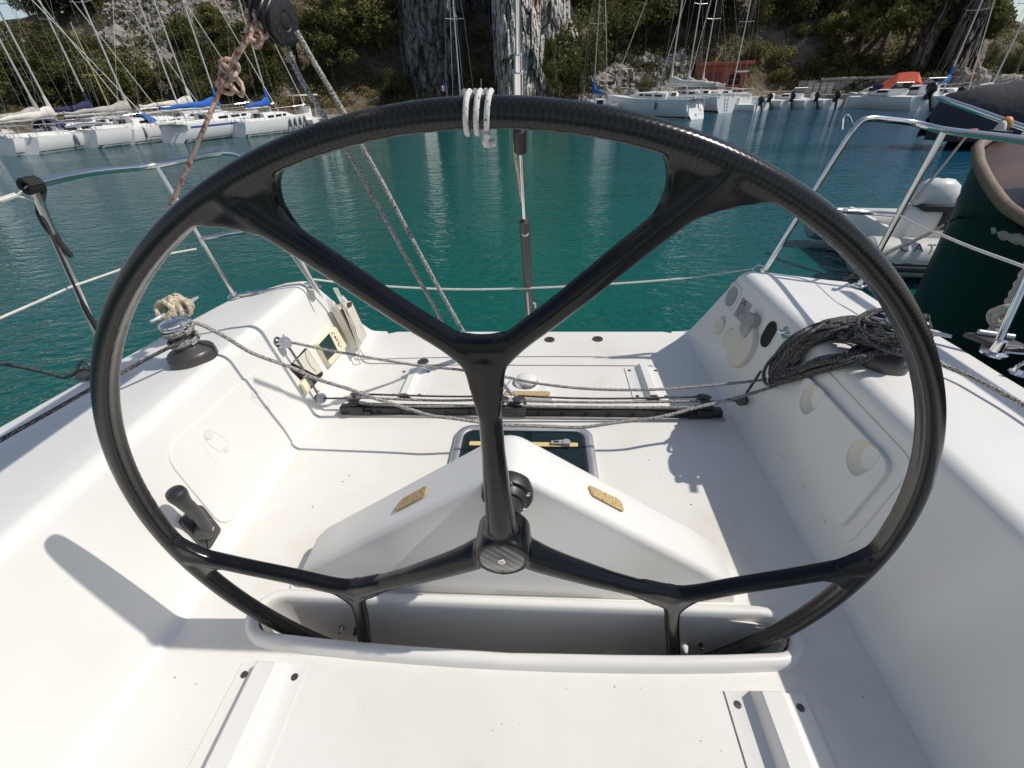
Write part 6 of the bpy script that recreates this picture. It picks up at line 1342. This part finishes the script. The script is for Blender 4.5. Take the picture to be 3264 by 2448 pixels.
# inflatable
dg = thing('inflatable_dinghy', 'grey-white inflatable dinghy with lettered tube and black stripes beside the dark bow', 'dinghy', world=WZ(2935, 898), rz=math.radians(-12))
TL = 2.6
mb = MB(); P = smooth_path([(-.72, 0, .30), (0, 0, .29), (1.2, 0, .30), (2.0, .1, .34), (2.5, .75, .42), (2.0, 1.4, .36), (1.2, 1.5, .3), (-.72, 1.5, .3)], 8); mb.tube(P, .23, 18); part('tube', mb, mat('inflatable_fabric', (.52, .51, .48), .55, var=.06, scale=4), dg)
for y_ in (0, 1.5): mb = MB(); mb.tube([(-.72, y_, .30), (-.83, y_, .30), (-.9, y_, .30)], [.23, .2, .08], 18); part('end_cone', mb, M['greyp'], dg)
for z_, r_ in ((-.02, .018), (-.085, .03)):
    mb = MB(); mb.tube([(-.7, -math.sqrt(.23**2-z_**2)-.002, .295+z_), (1.3, -math.sqrt(.23**2-z_**2)-.002, .30+z_)], r_, 8, flat=.5); part('rubbing_stripe', mb, M['black'], dg)
mb = MB(); mb.box((.6, .75, .14), (2.4, 1.1, .06)); part('floor', mb, M['greyp'], dg)
mb = MB(); mb.box((-.48, .75, .36), (.06, 1.1, .46)); part('transom', mb, M['deckw'], dg, bevel=.01)
mb = MB(); mb.box((.10, .55, .52), (.62, .42, .5)); part('console', mb, M['deckw'], dg, bevel=.05)
mb = MB(); mb.box((.98, .72, .62), (1.0, .5, .50)); part('seat', mb, M['tarp'] if 0 else mat('grey_seat_cover', (.22, .21, .20), .8, var=.1, scale=5), dg, bevel=.06)
rows = [[(.02+w*1.15*math.cos(a), .52+w*.8*math.sin(a), z_) for a in np.linspace(0, 6.283, 17)[:-1]] for w, z_ in ((.15, .78), (.19, .82), (.20, .93), (.18, 1.02), (.11, 1.08), (.03, 1.09))]
mb = MB(); mb.grid(rows, True); mb.add(rows[0], [tuple(range(16))]); oc = part('outboard_cowling', mb, M['hull'], dg, angle=60)
mb = MB(); mb.box((.10, .45, .79), (.50, .34, .07)); mb.box((.14, .36, .68), (.10, .1, .28)); part('bracket', mb, M['black'], oc, bevel=.01)
fc2 = bpy.data.curves.new('lettering', 'FONT'); fc2.body = 'CATERIA'; fc2.size = .155; fc2.space_character = 1.45; fc2.extrude = .001; fc2.shear = .2; fc2.materials.append(M['dark'])
fo_ = bpy.data.objects.new('tmp', fc2); C.objects.link(fo_); me_ = bpy.data.meshes.new_from_object(fo_.evaluated_get(bpy.context.evaluated_depsgraph_get())); bpy.data.objects.remove(fo_); fo = bpy.data.objects.new('lettering', me_); C.objects.link(fo); fo.parent = dg; fo.location = (-.50, -.198, .425); fo.rotation_euler = (math.radians(42), 0, 0)
# dark canvas-covered boat beyond
cv = thing('covered_boat', 'boat under dark grey canvas with a steel rail, beyond the wooden bow', 'covered boat', world=WR(3215, 420, 23)*np.array([1, 1, 0])+np.array([0, 0, WATER]), rz=HD(3150, -1.2))
mb = MB(); rows = [[(x, w*1.3*math.cos(a), .0+hh*max(0, math.sin(a))**.8+.25) for a in np.linspace(-.25, math.pi+.25, 13)] for x, w, hh in ((-2.3, .25, .6), (-2.0, .7, 1.3), (-.9, .85, 1.5), (.3, .9, 1.7), (1.2, .85, 1.9), (2.6, .7, 1.9), (3.4, .2, 1.5))]
mb.grid(rows); part('canvas', mb, M['tarp'], cv, angle=60)
Rr = hull_rows(4.6, 1.5, .40); mb = MB(); mb.grid([[(x-1.4, y, z) for x, y, z in r[::-1]]+[(x-1.4, -y, z) for x, y, z in r[1:]] for r in Rr]); part('hull', mb, M['greenhull'], cv)
sr = BD(3010, 318, 5.2); mb = MB(); mb.tube(smooth_path([BD(2995, 312, 5.4), BD(3040, 328, 5.2), BD(3110, 352, 5.0), BD(3200, 385, 4.8), BD(3300, 420, 4.6), BD(3420, 470, 4.4)], 4), .030, 12)
mb.tube([BD(3300, 420, 4.6), BD(3300, 640, 4.3)], .035, 10); mb.tube([BD(3420, 470, 4.4), BD(3430, 640, 4.1)], .035, 10)
solo('handrail', mb, M['steel'], 'thick stainless handrail above the wooden boat at the right edge', 'handrail')
mb = MB(); c = BD(3205, 395, 4.4); mb.sphere(c, .055, 14, 10, (1, 1, 1.2)); solo('buoy', mb, mat('orange_buoy', (.62, .27, .09), .5, var=.1, scale=5), 'small orange buoy hung on the wooden boat near the right edge', 'buoy')
mb = MB(); c = BD(3185, 415, 4.3); mb.sphere(c, .055, 14, 10, (.8, .8, 1.5)); solo('fender', mb, M['sailw'], 'pale pinkish fender beside the orange buoy at the right edge', 'fender')

# ================================================================ alike things are told apart by their order across the view
ORD = ['leftmost', 'second', 'third', 'fourth', 'fifth', 'sixth', 'seventh', 'eighth', 'ninth', 'tenth', 'eleventh', 'twelfth', 'thirteenth', 'fourteenth', 'fifteenth', 'sixteenth', 'seventeenth', 'eighteenth', 'nineteenth', 'twentieth', 'twenty-first', 'twenty-second', 'twenty-third', 'twenty-fourth', 'twenty-fifth', 'twenty-sixth', 'twenty-seventh', 'twenty-eighth', 'twenty-ninth', 'thirtieth']
byl = {}
for o in list(C.objects):
    if o.parent is None and 'label' in o: byl.setdefault(o['label'], []).append(o)
for lab, os_ in byl.items():
    if len(os_) < 2: continue
    os_.sort(key=lambda o: math.atan2(o.location.x, o.location.y))
    for i, o in enumerate(os_): o['label'] = lab+', '+(ORD[i] if i == 0 else 'rightmost' if i == len(os_)-1 else ORD[i]+' from left')
